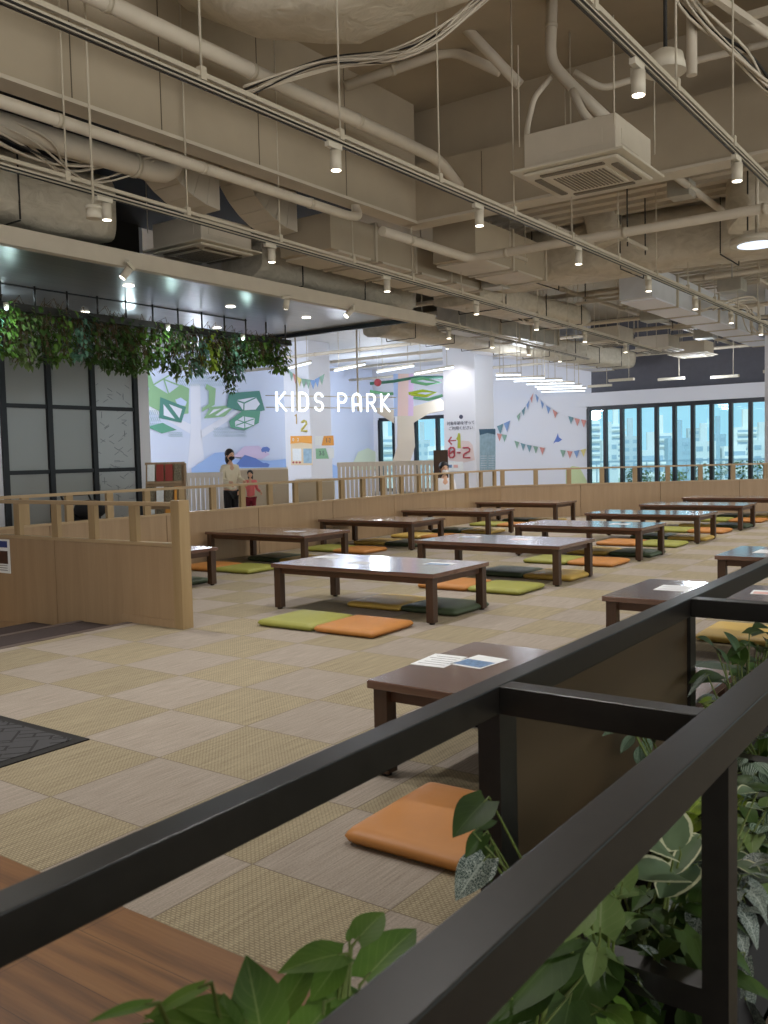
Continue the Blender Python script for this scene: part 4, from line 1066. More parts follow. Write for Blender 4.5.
decal('green bent bar right of the mural trunk', [('green1', [zp([(425,122),(485,150),(478,255),(395,300),(398,275),(440,250),(440,165),(418,150)])])])
decal('light green leaf outline with white panes on the mural', [('green1', [zp([(450,268),(615,256),(540,330),(410,342)])]), ('trunk', [zp([(470,285),(520,278),(440,320)]), zp([(540,280),(580,275),(500,325),(480,322)])])])
decal('large dark teal pentagon with white panes on the mural', [('green3', [zp([(570,180),(765,165),(800,290),(700,312),(555,270)])]), ('trunk', [zp([(615,225),(740,205),(768,250),(740,285),(660,290)])]), ('green3', [zp([(615,222),(670,240),(668,290),(660,290),(662,246),(612,230)]), zp([(668,238),(740,205),(742,213),(668,248)])])])
decal('teal hexagon with a spoked white centre on the mural', [('green2', [zp([(570,360),(660,290),(770,295),(760,370),(670,418),(580,400)])]), ('trunk', [zp([(608,362),(660,328),(735,340),(730,385),(668,405),(610,392)])]), ('green2', [zp([(666,330),(672,330),(674,404),(668,404)]), zp([(612,350),(616,345),(732,388),(728,392)]), zp([(728,342),(734,346),(616,390),(612,384)])])])
def Z3(x, y): return (215+x/12.8, 445+y/12.8)
decal('blue mountain silhouette low on the mural', [('blue2', [[Z3(x,y) for x,y in ((-300,300),(0,100),(120,90),(260,180),(700,200),(1200,150),(1600,280),(1600,420),(-300,420))]]), ('pinkw', [[Z3(x,y) for x,y in ((230,150),(380,15),(560,10),(700,120),(600,180))]]), ('blue1', [[Z3(x,y) for x,y in ((240,280),(380,125),(520,170),(620,230),(660,228),(700,250),(680,285))]])])
decal('small blue tree crown on the mural', [('blue1', [[Z3(x,y) for x,y in ((590,60),(610,28),(670,22),(705,50),(690,90),(650,82),(655,100),(640,100),(640,85),(600,92))]])])
mat('mural_pale', (214,226,206), .7)
decal('pale yellow hill shape low on the mural near the windows', [('pale', [[(350,470),(358,452),(368,448),(376,452),(376,470)]])])

# posters and lettering on the columns (front faces: x = X - e, side faces: y = Y - e)
def text(body, size, m_, loc, facing, parent, name='lettering', align='CENTER', ext=.002):
    cu = bpy.data.curves.new(name, 'FONT'); cu.body = body; cu.size = size; cu.align_x = align; cu.align_y = 'CENTER'; cu.extrude = ext
    o = bpy.data.objects.new(name+'_tmp', cu); COL.objects.link(o)
    bpy.context.view_layer.update()
    me = bpy.data.meshes.new_from_object(o.evaluated_get(bpy.context.evaluated_depsgraph_get())); bpy.data.objects.remove(o)
    me.materials.clear(); me.materials.append(MATS[m_])
    rot = {'-x': Matrix(((0,0,-1),(-1,0,0),(0,1,0))), '-y': Matrix(((1,0,0),(0,0,-1),(0,1,0)))}[facing].to_4x4()
    me.transform(rot)
    q = bpy.data.objects.new(name, me); COL.objects.link(q); q.parent = parent; q.location = Vector(loc)-world_loc(parent); return q
mat('sign_red', (176,74,84), .6); mat('sign_dark', (70,72,96), .6); mat('sign_olive', (176,182,60), .6); mat('sign_beige', (222,206,204), .6)
mat('poster_orange', (228,158,66), .6); mat('poster_green', (140,186,152), .6); mat('poster_teal', (66,98,122), .6); mat('poster_pale', (150,178,196), .6, var=.15, vscale=9); mat('poster_cream', (226,206,172), .6)
CX = 16.5
def fp(x, y, X=CX): p = pl(x, y, 0, X); return p.y, p.z
t = thing('column_sign', (CX, 8.9, 1.5), 'red 0-2 age sign with arrow and small dark lettering on the middle column', 'sign')
def fpoly(nm, m_, pts, X=CX, e=.004, par=None): 
    MB().poly([pl(x, y, 0, X-e) for x, y in pts], .003, (1,0,0)).build(nm, m_, par or t)
def zc(x, y): return (440+x/11.8, 405+y/11.8)
fpoly('backing', 'sign_beige', [zc(*p) for p in ((250,420),(340,425),(385,470),(410,650),(280,680),(90,650),(100,560),(240,540))])
fpoly('figure', 'sign_olive', [zc(*p) for p in ((215,330),(235,335),(240,380),(245,510),(205,510),(210,420),(190,400),(205,375))], e=.012)
fpoly('emblem', 'sign_dark', [zc(248+24*math.cos(k*.628), 140+26*math.sin(k*.628)) for k in range(10)])
fpoly('arrow', 'sign_red', [zc(*p) for p in ((92,425),(130,370),(142,380),(116,416),(190,410),(190,424),(116,430),(145,460),(132,472))], e=.012)
y_, z_ = fp(*zc(245,215)); text('対象年齢を守って', .098, 'sign_dark', (CX-.004, y_, z_), '-x', t)
y_, z_ = fp(*zc(245,275)); text('ご利用ください', .098, 'sign_dark', (CX-.004, y_, z_), '-x', t)
# big digits as strokes
def strokes(strs, m_, X, r, nm, par):
    mb = MB()
    for s_ in strs:
        pts = [pl(*zc(*p), 0, X-.018) for p in s_]; mb.tube(pts, r, 6)
        for p in pts: mb.ball(p, r, 6)
    return mb.build(nm, m_, par)
strokes([[(105,520),(125,502),(155,502),(170,520),(170,600),(150,620),(120,620),(105,600),(105,520)], [(125,570),(150,545)]], 'sign_red', CX, .022, 'digit', t)['label'] = 'digit 0'
strokes([[(205,563),(238,563)]], 'sign_red', CX, .018, 'dash', t)
strokes([[(275,505),(330,502),(350,520),(345,545),(290,575),(278,590),(278,620),(350,622)]], 'sign_red', CX, .022, 'digit', t)['label'] = 'digit 2'
t = thing('small_notice', (CX, 9.1, 1.2), 'small white notice with blue photo below the red 0-2 sign', 'poster')
fpoly('sheet', 'paper', [zc(*p) for p in ((85,668),(272,668),(275,780),(80,780))], e=.02)
fpoly('photograph', 'print_blue', [zc(*p) for p in ((95,705),(140,705),(140,740),(95,740))], e=.024)
fpoly('photograph', 'print_pink', [zc(*p) for p in ((160,705),(210,705),(210,740),(160,740))], e=.024)
t = thing('rules_board', (16.9, 7.97, 1.3), 'tall blue-grey information board with dark header on the right face of the middle column', 'poster')
def spoly(nm, m_, pts, Y, e=.004, par=None): MB().poly([pl(x, y, 1, Y-e) for x, y in pts], .003, (0,1,0)).build(nm, m_, par or t)
spoly('sheet', 'poster_pale', [zc(*p) for p in ((470,290),(655,285),(655,775),(470,780))], 7.97)
spoly('header', 'poster_teal', [zc(*p) for p in ((462,285),(655,280),(655,350),(560,330),(470,355))], 7.97, .010)
for k in range(6): spoly('text_block', 'wall_white', [zc(*p) for p in ((480,600+k*28),(550,600+k*28),(550,604+k*28),(480,604+k*28))], 7.97, .010)
for k in range(6): spoly('text_block', 'wall_white', [zc(*p) for p in ((575,600+k*28),(645,600+k*28),(645,604+k*28),(575,604+k*28))], 7.97, .010)
# left column
CL = 16.0; CYL = 12.7
def zl(x, y): return (283+x/12.39, 405+y/12.39)
t = thing('column_number', (CL, 13.2, 2.3), 'yellow 1 and olive 2 digits painted high on the left column', 'sign')
mat('digit_tan', (206,176,120), .6); mat('digit_olive', (196,184,96), .6)
mb = MB(); pts = [pl(*zl(*p), 0, CL-.008) for p in ((148,135),(165,115),(168,235))]; mb.tube(pts, .018, 6); mb.build('digit', 'digit_tan', t)['label'] = 'digit 1'
mb = MB(); pts = [pl(*zl(*p), 0, CL-.008) for p in ((235,215),(260,195),(285,205),(292,235),(235,300),(232,322),(300,322))]; mb.tube(pts, .032, 6); mb.build('digit', 'digit_olive', t)['label'] = 'digit 2'
t = thing('rules_board', (CL, 13.2, 1.6), 'orange and cream information board on the front face of the left column', 'poster')
fpoly('sheet', 'poster_cream', [zl(*p) for p in ((92,385),(358,385),(365,745),(100,745))], CL)
fpoly('header', 'poster_orange', [zl(*p) for p in ((92,385),(358,382),(358,480),(225,465),(92,480))], CL, .009)
fpoly('text_block', 'paper', [zl(*p) for p in ((115,540),(225,540),(228,690),(120,690))], CL, .009)
fpoly('text_block', 'poster_pale', [zl(*p) for p in ((250,540),(355,540),(355,720),(255,720))], CL, .009)
for k in range(3): fpoly('round_mark', 'sign_red', [zl(128+k*40+13*math.cos(a*.785), 712+13*math.sin(a*.785)) for a in range(8)], CL, .012)
y_, z_ = fp(*zl(130,432), CL); text('0', .12, 'paper', (CL-.012, y_, z_), '-x', t)
y_, z_ = fp(*zl(190,432), CL); text('2', .12, 'paper', (CL-.012, y_, z_), '-x', t)
t = thing('direction_sign', (16.4, CYL, 1.8), 'white and orange 1-2 direction sign on the right face of the left column', 'sign')
spoly('sheet', 'paper', [zl(*p) for p in ((400,385),(500,385),(470,500),(400,500))], CYL)
spoly('sheet', 'poster_orange', [zl(*p) for p in ((505,385),(625,378),(632,500),(480,502))], CYL)
p = pl(*zl(560,440), 1, CYL-.006); text('1-2', .17, 'sign_dark', p, '-y', t)
t = thing('direction_sign', (16.4, CYL, 1.5), 'green and white 3-5 direction sign on the right face of the left column', 'sign')
spoly('sheet', 'poster_green', [zl(*p) for p in ((405,540),(530,535),(570,665),(410,668))], CYL)
spoly('sheet', 'paper', [zl(*p) for p in ((545,535),(632,530),(632,655),(580,662))], CYL)
p = pl(*zl(480,600), 1, CYL-.006); text('3-5', .17, 'sign_dark', p, '-y', t)

# tree-shaped column cladding by the windows
t = thing('tree_column', (21.8, 14.2, -.2), 'faceted pale tree-shaped column with spreading branches between the window groups', 'column')
D = 25.5
def tq(x, y, d=0): p = dp(370+x/8.54, 355+y/8.54, D+d); return p
def ff(nm, pts, m_, th=.5): MB().poly([tq(*p) for p in pts], th, CF*Vector((1,1,0))).build(nm, m_, t)
mat('clad_pink', (226,196,190), .6); mat('clad_blue', (176,196,236), .6); mat('clad_lilac', (216,186,220), .6); mat('clad_cream', (214,202,186), .6)
ff('upper_trunk', ((240,160),(330,160),(325,520),(235,520)), 'clad_pink')
ff('upper_trunk_side', ((200,160),(240,160),(235,520),(205,520)), 'clad_blue', .3)
ff('upper_trunk_side', ((330,160),(372,160),(370,520),(325,520)), 'clad_lilac', .3)
ff('lower_trunk', ((235,520),(370,520),(385,780),(340,925),(235,920),(190,920),(235,780)), 'clad_cream')
ff('branch', ((370,440),(600,370),(634,400),(634,470),(500,500),(370,580)), 'clad_cream', .3)
ff('branch', ((205,470),(60,450),(60,490),(205,580)), 'clad_cream', .3)
mat('canopy_green', (120,190,140), .6); mat('canopy_lime', (190,214,60), .6); mat('canopy_teal', (70,130,110), .6)
# painted hoops above the branches
for i, (pts, m_, nm) in enumerate([(((0,245),(200,225),(400,190),(630,190)), 'canopy_teal', 'dark teal'), (((350,215),(450,200),(600,235),(480,250),(350,225)), 'canopy_green', 'pale green'), (((330,330),(450,305),(560,320),(480,350),(350,335)), 'canopy_lime', 'lime'), (((0,310),(120,330),(200,330)), 'canopy_green', 'long pale green'), (((370,365),(500,380),(620,345)), 'canopy_green', 'lowest pale green')]):
    o = MB().tube([tq(*p, -.8-.2*i) for p in pts], .04, 8).build('ceiling_hoop', m_); tag(o, '%s painted hoop hanging above the tree-shaped column' % nm, 'decoration', 'painted hoops above the tree column')
p = tq(66,235,-2); t9 = thing('paper_lantern', p, 'small red paper lantern hanging above the sign end', 'decoration'); MB().ball(p, .10, 12).build('shade', 'sign_red', t9); MB().tube([p, (p.x,p.y,5.2)], .006, 5).build('string', 'white_cloth', t9)

# bunting
FL_C = ['flag_blue','flag_green','flag_red','flag_yellow','flag_teal']
for n_, c_ in zip(FL_C, ((130,160,206), (140,172,156), (208,146,138), (220,208,140), (118,154,164))): mat(n_, c_, .8)
def bunting(label, pts, n, ax, v, size=.17, seed=1):
    rr = random.Random(seed); P = [pl(x, y, ax, v) for x, y in pts]
    t = thing('bunting', P[0], label, 'bunting', 'strings of pennant bunting'); MB().tube(P, .006, 5).build('string', 'white_cloth', t)
    L = [(b-a).length for a, b in zip(P, P[1:])]; T_ = sum(L)
    for k in range(n):
        s_ = T_*(k+.5)/n; i = 0
        while s_ > L[i]: s_ -= L[i]; i += 1
        c = P[i].lerp(P[i+1], s_/L[i]); d = (P[i+1]-P[i]).normalized()
        o = MB().poly([c-d*size*.5, c+d*size*.5, c+Vector((0,0,-size*1.25))], .006, (1,0,0) if ax == 0 else (0,1,0)).build('flag', FL_C[rr.randrange(5)], t)
    return t
def zb(x, y): return (420+x*.2344, 350+y*.2344)
bunting('pennant bunting rising to a peak on the wall, left slope', [zb(410,285),zb(450,240),zb(485,180)], 4, 0, XW-.03, .19, 1)
bunting('pennant bunting falling from the peak, right slope', [zb(488,180),zb(530,230),zb(590,268)], 4, 0, XW-.03, .19, 2)
bunting('low pennant bunting sagging across the wall middle', [zb(400,385),zb(450,402),zb(535,418)], 5, 0, XW-.03, .19, 3)
bunting('low pennant bunting near the window corner', [zb(595,425),zb(650,432),zb(712,420)], 4, 0, XW-.03, .19, 4)
bunting('short pennant bunting at the upper right of the wall', [zb(630,280),zb(670,292),zb(712,300)], 3, 0, XW-.03, .19, 5)
bunting('short pennant bunting just right of the middle column', [zb(328,325),zb(385,300)], 2, 0, XW-.03, .26, 6)
bunting('short pennant bunting below it, right of the middle column', [zb(328,355),zb(370,362)], 2, 0, XW-.03, .2, 7)
bunting('pennant bunting strung across the top of the left column', [(289,370),(300,378),(313,380),(324,374)], 8, 0, CL-.03, .2, 8)
t = thing('bird_graphic', pl(*zb(585,385), 0, XW-.02), 'small blue bird shape on the white wall among the bunting', 'wall graphic')
MB().poly([pl(*zb(*p), 0, XW-.01) for p in ((568,400),(582,372),(588,355),(592,372),(606,382),(592,392),(578,392))], .006, (1,0,0)).build('shape', 'mural_blue1', t)
mat('hill_pale', (204,218,168), .7)
t = thing('hill_graphic', pl(*zb(650,520), 0, XW-.02), 'pale yellow-green hill painted at the foot of the white wall', 'wall graphic')
MB().poly([pl(*zb(*p), 0, XW-.01) for p in ((622,620),(622,512),(650,495),(680,500),(712,560),(712,620))], .006, (1,0,0)).build('shape', 'hill_pale', t)

# fences and low walls of the play area
def fence(label, a, b, h, n, base=-.21, solid=False):
    a, b = Vector(a), Vector(b); t = thing('picket_fence', a, label, 'fence'); Z = Vector((0,0,1))
    d = (b-a).normalized(); L = (b-a).length
    MB().obox(a+Z*(h-.05), b+Z*(h-.05), .06, .10, bevel=.01).build('top_rail', 'fence_white', t)
    MB().obox(a+Z*.08, b+Z*.08, .05, .08).build('bottom_rail', 'fence_white', t)
    for k in range(n):
        p = a+d*(L*(k+.5)/n); MB().obox(p-d*.035+Z*(h/2), p+d*.035+Z*(h/2), .025, h-.12).build('picket', 'fence_white', t)
    return t
a = dp(186,474,17.0); b = dp(223,472,17.0); a.z = b.z = -.21
fence('white picket fence left of the woman, behind the brochure rack', a, b, 1.19, 8)
a = dp(337,468,20.0); b = dp(438,466,20.0); a.z = b.z = -.21
fence('long white picket fence below the tree-shaped column and windows', a, b, 1.30, 24)
a = dp(220,466,19.0); b = dp(288,469,19.0); a.z = b.z = -.21
t = thing('low_wall', a, 'low plywood wall of the play area behind the woman and child', 'partition')
MB().obox(a+Vector((0,0,.6)), b+Vector((0,0,.6)), .08, 1.2).build('panel', 'wall_beige', t); MB().obox(a+Vector((0,0,1.21)), b+Vector((0,0,1.21)), .12, .04).build('cap', 'fence_white', t)
a = dp(296,474,16.0); b = dp(334,474,16.0); a.z = b.z = -.21
t = thing('counter', a, 'pale plywood counter standing before the left column', 'counter')
MB().obox(a+Vector((0,0,.5)), b+Vector((0,0,.5)), .4, 1.0).build('body', 'wall_beige', t); MB().obox(a+Vector((0,0,1.02)), b+Vector((0,0,1.02)), .46, .05).build('top', 'fence_white', t)
t = thing('notice_board', dp(441,464,18.6), 'dark brown board standing behind the seated person', 'board')
p = dp(441,470,18.6); MB().obox((p.x-.07,p.y+.13,.55), (p.x+.07,p.y-.13,.55), .04, 1.5).build('board', 'walnut_leg', t)
# brochure rack
c = Vector((6.42, 7.35, -.21))
t = thing('brochure_rack', c, 'wooden A-frame brochure rack with red and pale leaflets behind the oak partition', 'rack')
dx = Vector((.64,-.77,0)); dyv = Vector((.77,.64,0)); Z = Vector((0,0,1))
for s_ in (-1, 1):
    MB().poly([c+dx*(.27*s_)-dyv*.30, c+dx*(.27*s_)-dyv*.26, c+dx*(.27*s_)+Z*1.38+dyv*.02, c+dx*(.27*s_)+Z*1.38-dyv*.02], .03, dx).build('side_frame', 'light_oak', t)
    MB().poly([c+dx*(.27*s_)+dyv*.30, c+dx*(.27*s_)+dyv*.26, c+dx*(.27*s_)+Z*1.38-dyv*.02, c+dx*(.27*s_)+Z*1.38+dyv*.02], .03, dx).build('side_frame', 'light_oak', t)
MB().poly([c-dx*.27-dyv*.27+Z*.05, c+dx*.27-dyv*.27+Z*.05, c+dx*.27+Z*1.36, c-dx*.27+Z*1.36], .015, dyv).build('back_board', 'light_oak', t)
MB().obox(c-dx*.28+Z*1.38, c+dx*.28+Z*1.38, .05, .04).build('top_rail', 'light_oak', t)
MB().poly([c+dx*.29-dyv*.24+Z*.1, c+dx*.29+dyv*.24+Z*.1, c+dx*.29+dyv*.01+Z*1.3, c+dx*.29-dyv*.01+Z*1.3], .008, dx).build('side_panel', 'galvanised', t)
for r_ in range(4):
    zz = .15+r_*.32; o_ = c-dyv*(.27*(1-zz/1.38)+.05); MB().obox(o_-dx*.26+Z*zz, o_+dx*.26+Z*zz, .06, .03).build('shelf', 'light_oak', t)
BM_ = ['print_photo','paper','print_blue','paper','cable_dark','poster_orange','print_photo','print_pink']
mat('brochure_red', (150,56,48), .6)
for r_ in range(4):
    for q_ in range(4):
        zz = .17+r_*.32; o_ = c-dyv*(.27*(1-(zz+.12)/1.38)+.055)+dx*(-.19+.127*q_); m_ = 'brochure_red' if (r_ == 3 and q_ in (1, 2)) else BM_[(r_*3+q_*5) % 8]
        o = MB().poly([o_-dx*.052+Z*zz-dyv*.02, o_+dx*.052+Z*zz-dyv*.02, o_+dx*.052+Z*(zz+.24)+dyv*.03, o_-dx*.052+Z*(zz+.24)+dyv*.03], .004, dyv).build('brochure', m_)
        tag(o, 'brochure on the A-frame rack, %s shelf, %s from the left' % (['bottom','second','third','top'][r_], ['first','second','third','fourth'][q_]), 'brochure', 'brochures in the A-frame rack')
# stroller seen through the partition rails
c = Vector((4.6, 6.6, -.21))
t = thing('stroller', c, 'dark folding stroller parked behind the long partition at left', 'stroller')
fr_ = MB()
for s_ in (-.2, .2):
    fr_.tube([c+Vector((s_,-.35,.1)), c+Vector((s_,.1,.62)), c+Vector((s_,.35,1.02))], .013, 6).tube([c+Vector((s_,.35,.1)), c+Vector((s_,0,.5))], .013, 6)
fr_.tube([c+Vector((-.2,.35,1.02)), c+Vector((.2,.35,1.02))], .016, 6); fr_.build('frame', 'black_metal', t)
MB().poly([c+Vector((-.18,.22,.8)), c+Vector((.18,.22,.8)), c+Vector((.18,-.02,.42)), c+Vector((-.18,-.02,.42))], .04, (0,-1,1)).poly([c+Vector((-.18,-.02,.42)), c+Vector((.18,-.02,.42)), c+Vector((.18,-.26,.44)), c+Vector((-.18,-.26,.44))], .04, (0,0,-1)).build('seat', 'black_cloth', t)
MB().ball(c+Vector((0,.05,.84)), .2, 14, (1,1,.6)).build('hood', 'black_cloth', t)
for sx_ in (-.22, .22):
    for sy_ in (-.35, .35): MB().tube([c+Vector((sx_-.015,sy_,.085)), c+Vector((sx_+.015,sy_,.085))], .08, 14).build('wheel', 'rubber', t)

# ------------------------------------------------------------------ people
def skin_mesh(name, joints, bones, m_, parent, sub=2):
    me = bpy.data.meshes.new(name); me.from_pydata([Vector(j[0]) for j in joints], bones, []); me.materials.append(MATS[m_])
    o = bpy.data.objects.new(name, me); COL.objects.link(o)
    o.modifiers.new('skin', 'SKIN'); 
    if not me.skin_vertices: me.attributes.new
    for v, j in zip(me.skin_vertices[0].data, joints): v.radius = (j[1], j[1] if len(j) < 3 else j[2])
    me.skin_vertices[0].data[0].use_root = True
    o.modifiers.new('sub', 'SUBSURF').levels = sub; o.modifiers['sub'].render_levels = sub
    dg = bpy.context.evaluated_depsgraph_get(); bpy.context.view_layer.update()
    m2 = bpy.data.meshes.new_from_object(o.evaluated_get(bpy.context.evaluated_depsgraph_get())); bpy.data.objects.remove(o)
    for p in m2.polygons: p.use_smooth = True
    q = bpy.data.objects.new(name, m2); COL.objects.link(q); q.parent = parent; return q
def person(label, loc, h, face, cloth_top, cloth_low, pose='stand', hair_len=.12, mask=True, arms=None, head_turn=0):
    t = thing('person', (0,0,0), label, 'person')   # figure faces its local -Y
    k = h/1.6
    hip = .84 if pose == 'stand' else .44
    fy = -.10 if pose == 'stand' else -.42
    lh = arms or ((-.22,-.16,hip+.10), (.22,-.16,hip+.10))
    J = [((0,0,hip),.12,.09), ((0,0,hip+.22),.105,.08), ((0,0,hip+.42),.13,.085), ((0,-.01,hip+.52),.05), ((0,-.015,hip+.60),.045),
         ((.075,0,hip-.05),.085), ((.085,-.02 if pose=='stand' else -.38,.45),.055), ((.085,0.02 if pose=='stand' else -.40,.08),.036), ((.09,fy,.03),.03),
         ((-.075,0,hip-.05),.085), ((-.085,-.01 if pose=='stand' else -.38,.45),.055), ((-.085,.03 if pose=='stand' else -.40,.08),.036), ((-.09,fy+.02,.03),.03),
         ((.16,0,hip+.47),.05), ((.20,-.02,hip+.24),.038), (lh[1],.026), ((-.16,0,hip+.47),.05), ((-.20,-.02,hip+.24),.038), (lh[0],.026)]
    J = [tuple([Vector(j[0])*k]+[r_*k for r_ in j[1:]]) for j in J]
    B = [(0,1),(1,2),(2,3),(3,4),(0,5),(5,6),(6,7),(7,8),(0,9),(9,10),(10,11),(11,12),(2,13),(13,14),(14,15),(2,16),(16,17),(17,18)]
    body = skin_mesh('body', J, B, 'skin', t)
    # clothes: slightly thicker shells
    J2 = [(j[0],)+tuple(r_*1.22 for r_ in j[1:]) for j in J]
    topi = [1,0,2,13,14,16,17]
    TJ = [J2[i] for i in topi]; TJ[1] = (J2[0][0]+Vector((0,0,-.02*k)), .15*k, .12*k)
    TJ += [(J[15][0].lerp(J[14][0], .15), .036*k), (J[18][0].lerp(J[17][0], .15), .036*k)]
    TJ += [(J[3][0], .058*k)]
    skin_mesh('top', TJ, [(0,1),(0,2),(2,3),(3,4),(2,5),(5,6),(4,7),(6,8),(2,9)], cloth_top, t)
    LJ = [J2[0], J2[5], J2[6], (J2[7][0], .052*k), J2[9], J2[10], (J2[11][0], .052*k)]
    skin_mesh('trousers', LJ, [(0,1),(1,2),(2,3),(0,4),(4,5),(5,6)], cloth_low, t)
    hd = Vector((0,-.02,hip+.70))*k
    H = bmesh.new(); bmesh.ops.create_uvsphere(H, u_segments=20, v_segments=14, radius=1)
    for v in H.verts:
        c_ = v.co; w = 1-.22*max(0, -c_.z)
        v.co = Vector((c_.x*.078*w, c_.y*.092*w-(.008 if (c_.y < -.9 and -.4 < c_.z < .1) else 0), c_.z*.112))*k+hd
    me = bpy.data.meshes.new('head'); H.to_mesh(me); H.free(); me.materials.append(MATS['skin'])
    for p in me.polygons: p.use_smooth = True
    o = bpy.data.objects.new('head', me); COL.objects.link(o); o.parent = t
    f = MB(); f.ball(hd+Vector((0,-.095,-.01))*k, .016*k, 8, (.8,1,1.5)).build('nose', 'skin', o)
    e_ = MB()
    for s_ in (-1, 1): e_.ball(hd+Vector((s_*.03,-.083,.015))*k, .010*k, 8, (1.3,.6,.8))
    e_.build('eyes', 'hair', o)
    ea = MB()
    for s_ in (-1, 1): ea.ball(hd+Vector((s_*.078,0,-.005))*k, .018*k, 8, (.5,.8,1.4))
    ea.build('ears', 'skin', o)
    if mask:
        bm2 = MB(); bm2.ball(hd+Vector((0,-.052,-.052))*k, .06*k, 14, (.98,.95,.80)); bm2.build('mask', mask, o)
    hb = MB(); hb.ball(hd+Vector((0,.018,.03))*k, .102*k, 16, (.92,1.0,1.02)); hb.ball(hd+Vector((0,.05,-hair_len*.5))*k, .085*k, 12, (.95,.7,1+hair_len*3))
    hb.build('hair', 'hair', o)
    for s_, hp in ((1, J[15][0]), (-1, J[18][0])):
        hm = MB(); hm.ball(hp, .034*k, 10, (.7,1,1.1))
        for q_ in range(4):
            a = hp+Vector(((-.018+.012*q_), -.01, -.03))*k; hm.tube([a, a+Vector((0,-.008,-.026))*k, a+Vector((0,-.02,-.044-.004*(q_ in (1,2))))*k], [.007*k,.0065*k,.005*k], 6)
        a = hp+Vector((-.02*s_,-.015,-.01))*k; hm.tube([a, a+Vector((-.014*s_,-.015,-.02))*k, a+Vector((-.012*s_,-.024,-.036))*k], [.008*k,.0075*k,.006*k], 6)
        hm.build('hand', 'skin', body)
    for s_ in (-1, 1):
        fp_ = Vector((s_*.088, fy+.04, .035))*k; MB().ball(fp_, .05*k, 12, (.85,2.0,.68)).build('shoe', 'shoe_white', t)
    t.location = loc; t.rotation_euler.z = face
    return t
toC = math.atan2(CAM.y-9.5, CAM.x-10)
w = dp(231, 500, 17.4); person('woman in cream top, black trousers and dark face mask, standing behind the partition', (w.x, w.y, -.21), 1.56, toC+R(90+35), 'cream_cloth', 'black_cloth', hair_len=.15, mask='black_cloth', arms=((-.16,-.28,1.0),(.16,-.28,1.0)))
w = dp(251, 500, 17.4); person('small child in pink top and maroon trousers beside the woman', (w.x, w.y, -.06), 1.02, toC+R(90-10), 'pink_cloth', 'maroon_cloth', hair_len=.16, mask=None, arms=((-.36,-.12,1.0),(.34,-.10,.98)))
w = dp(444.5, 500, 17.0); w.z = -.21
person('seated person in white top with white mask, seen between the rails by the middle column', w, 1.62, toC+R(90+5), 'white_cloth', 'black_cloth', pose='sit', hair_len=.12, mask='white_cloth', arms=((-.12,-.30,.72),(.12,-.30,.72)))
t = thing('bench', (w.x, w.y, -.21), 'low pale bench under the seated person', 'bench')
MB().box(w.x-.35, w.x+.35, w.y-.2, w.y+.3, .08, .13, bevel=.01).build('seat', 'light_oak', t)
for sx_ in (-.3, .3): MB().box(w.x+sx_-.03, w.x+sx_+.03, w.y-.16, w.y+.26, -.21, .08).build('leg', 'light_oak', t)
t = thing('play_step', dp(250, 505, 17.6), 'low pale step the child stands on', 'step')
w = dp(251, 500, 17.6); MB().box(w.x-.6, w.x+.6, w.y-.6, w.y+.6, -.21, -.06, bevel=.01).build('block', 'fence_white', t)

# ------------------------------------------------------------------ the city outside the big windows
mat('city_ground', (150,165,150), .9, var=.2, vscale=.05)
o = struct('ground_outside', MB().box(24.6, 1500, -1200, 1200, -14.2, -14), 'city_ground')
for n_, c_ in dict(city_a=(196,206,214), city_b=(214,220,224), city_c=(150,176,196), city_d=(176,190,202)).items(): mat(n_, c_, .8)  # distance haze is mixed into these pale bluish colours
mat('city_window', (140,166,188), .5)  # panes paled by the same painted-in haze
rb = random.Random(4)
def building(label, px0, px1, ytop, D, m_, floors, style):
    D *= 3; floors = 9; a, b = dp(px0, ytop, D), dp(px1, ytop, D); zt = (a.z+b.z)/2; wid = (b-a).length; c = (a+b)/2
    t = thing('city_building', (c.x, c.y, -14), label, 'building', 'city buildings beyond the windows'); d_ = Vector((CF.x, CF.y, 0)).normalized(); s_ = Vector((d_.y, -d_.x, 0)); dep = wid*.5
    def bx(u0, u1, v0, v1, z0, z1, nm, mm_):
        P = [c+s_*u+d_*v for u in (u0,u1) for v in (v0,v1)]
        MB().poly([(P[0].x,P[0].y,z0),(P[2].x,P[2].y,z0),(P[3].x,P[3].y,z0),(P[1].x,P[1].y,z0)], z1-z0, (0,0,1)).build(nm, mm_, t)
    bx(-wid/2, wid/2, 0, dep, -14, zt, 'body', m_)
    bx(-wid*.15, wid*.15, dep*.3, dep*.6, zt, zt+D*.02, 'roof_hut', m_)
    fh = 3.2; z = zt-1.2; k = 0
    while z > -6 and k < floors:
        if style == 'balcony': bx(-wid/2-.2, wid/2+.2, -1.2, 0, z-2.6, z-1.5, 'balcony', 'city_b'); bx(-wid*.47, wid*.47, -.06, 0, z-1.5, z-.3, 'window_band', 'city_window')
        else:
            n = max(2, int(wid/4))
            for q in range(n):
                u = -wid/2+wid*(q+.5)/n; bx(u-wid/n*.3, u+wid/n*.3, -.08, 0, z-1.7, z-.3, 'window', 'city_window')
        z -= fh; k += 1
    return t
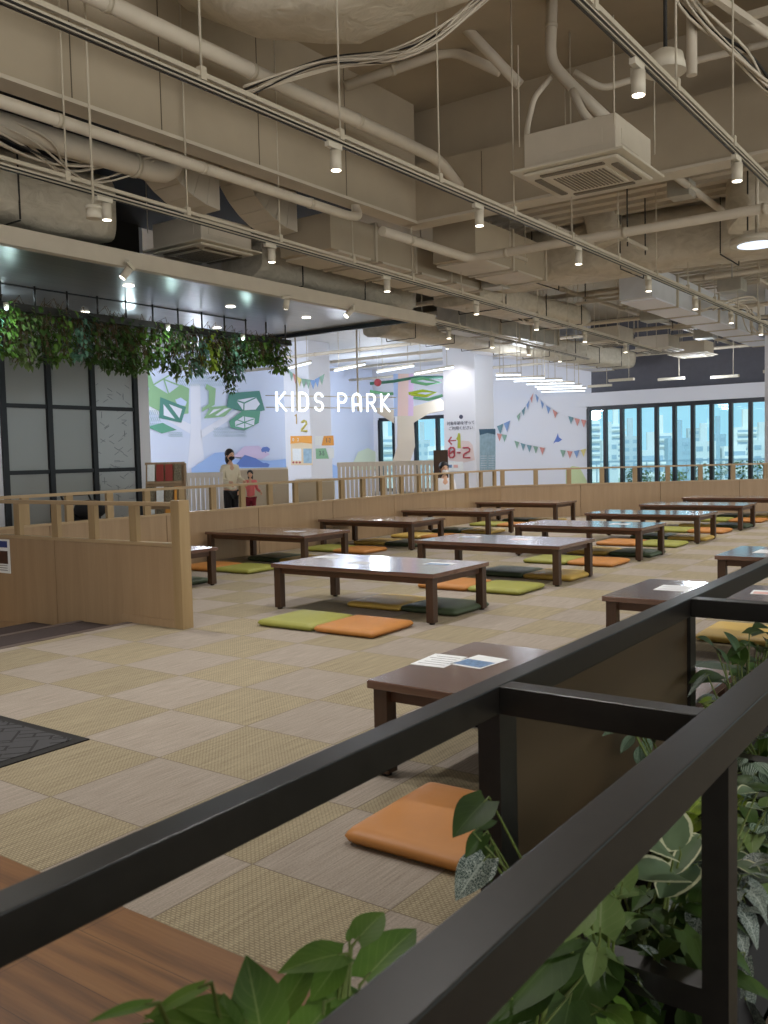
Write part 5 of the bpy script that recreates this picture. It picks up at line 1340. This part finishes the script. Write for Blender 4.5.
bl = [(585,600,421,150,'city_b',4,'balcony','pale balcony block at the left end of the big windows'), (602,618,440,95,'city_a',3,'window','low white block right of the left balcony block'), (608,625,424,170,'city_b',5,'balcony','tall distant block with balconies in the second window pane'),
      (622,640,436,120,'city_d',4,'window','grey-blue block in the third window pane'), (640,664,450,80,'city_a',2,'balcony','wide low block across the fourth and fifth panes'), (650,672,433,150,'city_b',5,'balcony','stepped white block behind the wide low one'),
      (668,692,438,110,'city_c',3,'window','bluish block in the middle panes'), (688,700,428,140,'city_d',4,'window','slender grey block with roof mast'), (694,716,441,85,'city_a',3,'window','white house block with square windows'),
      (712,726,434,120,'city_c',4,'window','blue-grey office block right of the middle'), (724,746,446,85,'city_b',3,'balcony','low pale block in the right panes'), (737,757,427,160,'city_b',5,'balcony','tall apartment block at the right edge'), (752,775,440,90,'city_a',3,'window','broad white block at the far right'),
      (415,430,440,120,'city_d',3,'window','distant block seen left of the middle column'), (428,448,446,90,'city_b',3,'balcony','low block seen beside the middle column'), (377,394,436,130,'city_b',4,'balcony','apartment block in the narrow far left window')]
for b in bl: building(b[7], *b[:7])
# terrace with shrubs just outside
struct('ground_terrace', MB().box(24.6, 32, -12, 19, -.5, -.3), 'city_a')
t = thing('terrace_railing', (31.5, 3, -.3), 'thin metal railing along the terrace outside the windows', 'railing')
MB().box(31.4, 31.46, -12, 19, .75, .82).build('top_rail', 'city_c', t)
for k in range(60): MB().box(31.41, 31.45, -11.9+k*.5, -11.87+k*.5, -.3, .75).build('baluster', 'city_c', t)
for i, (y, s_) in enumerate([(7.6,.9), (6.4,.8), (5.2,1.0), (3.9,1.1), (2.6,1.0), (1.4,1.1), (.2,.9), (-1.2,1.0)]):
    bush('terrace_shrub', 'green shrub on the terrace outside the big windows, %s from the left' % ORD[i].replace('nearest','first'), (28.5, y+.8, -.3), 260, (.75*s_, .6*s_), 1.0*s_, .12, ['leaf_pothos','leaf_lime','leaf_soft'][i % 3], 'round', 60+i, 'shrubs on the terrace')
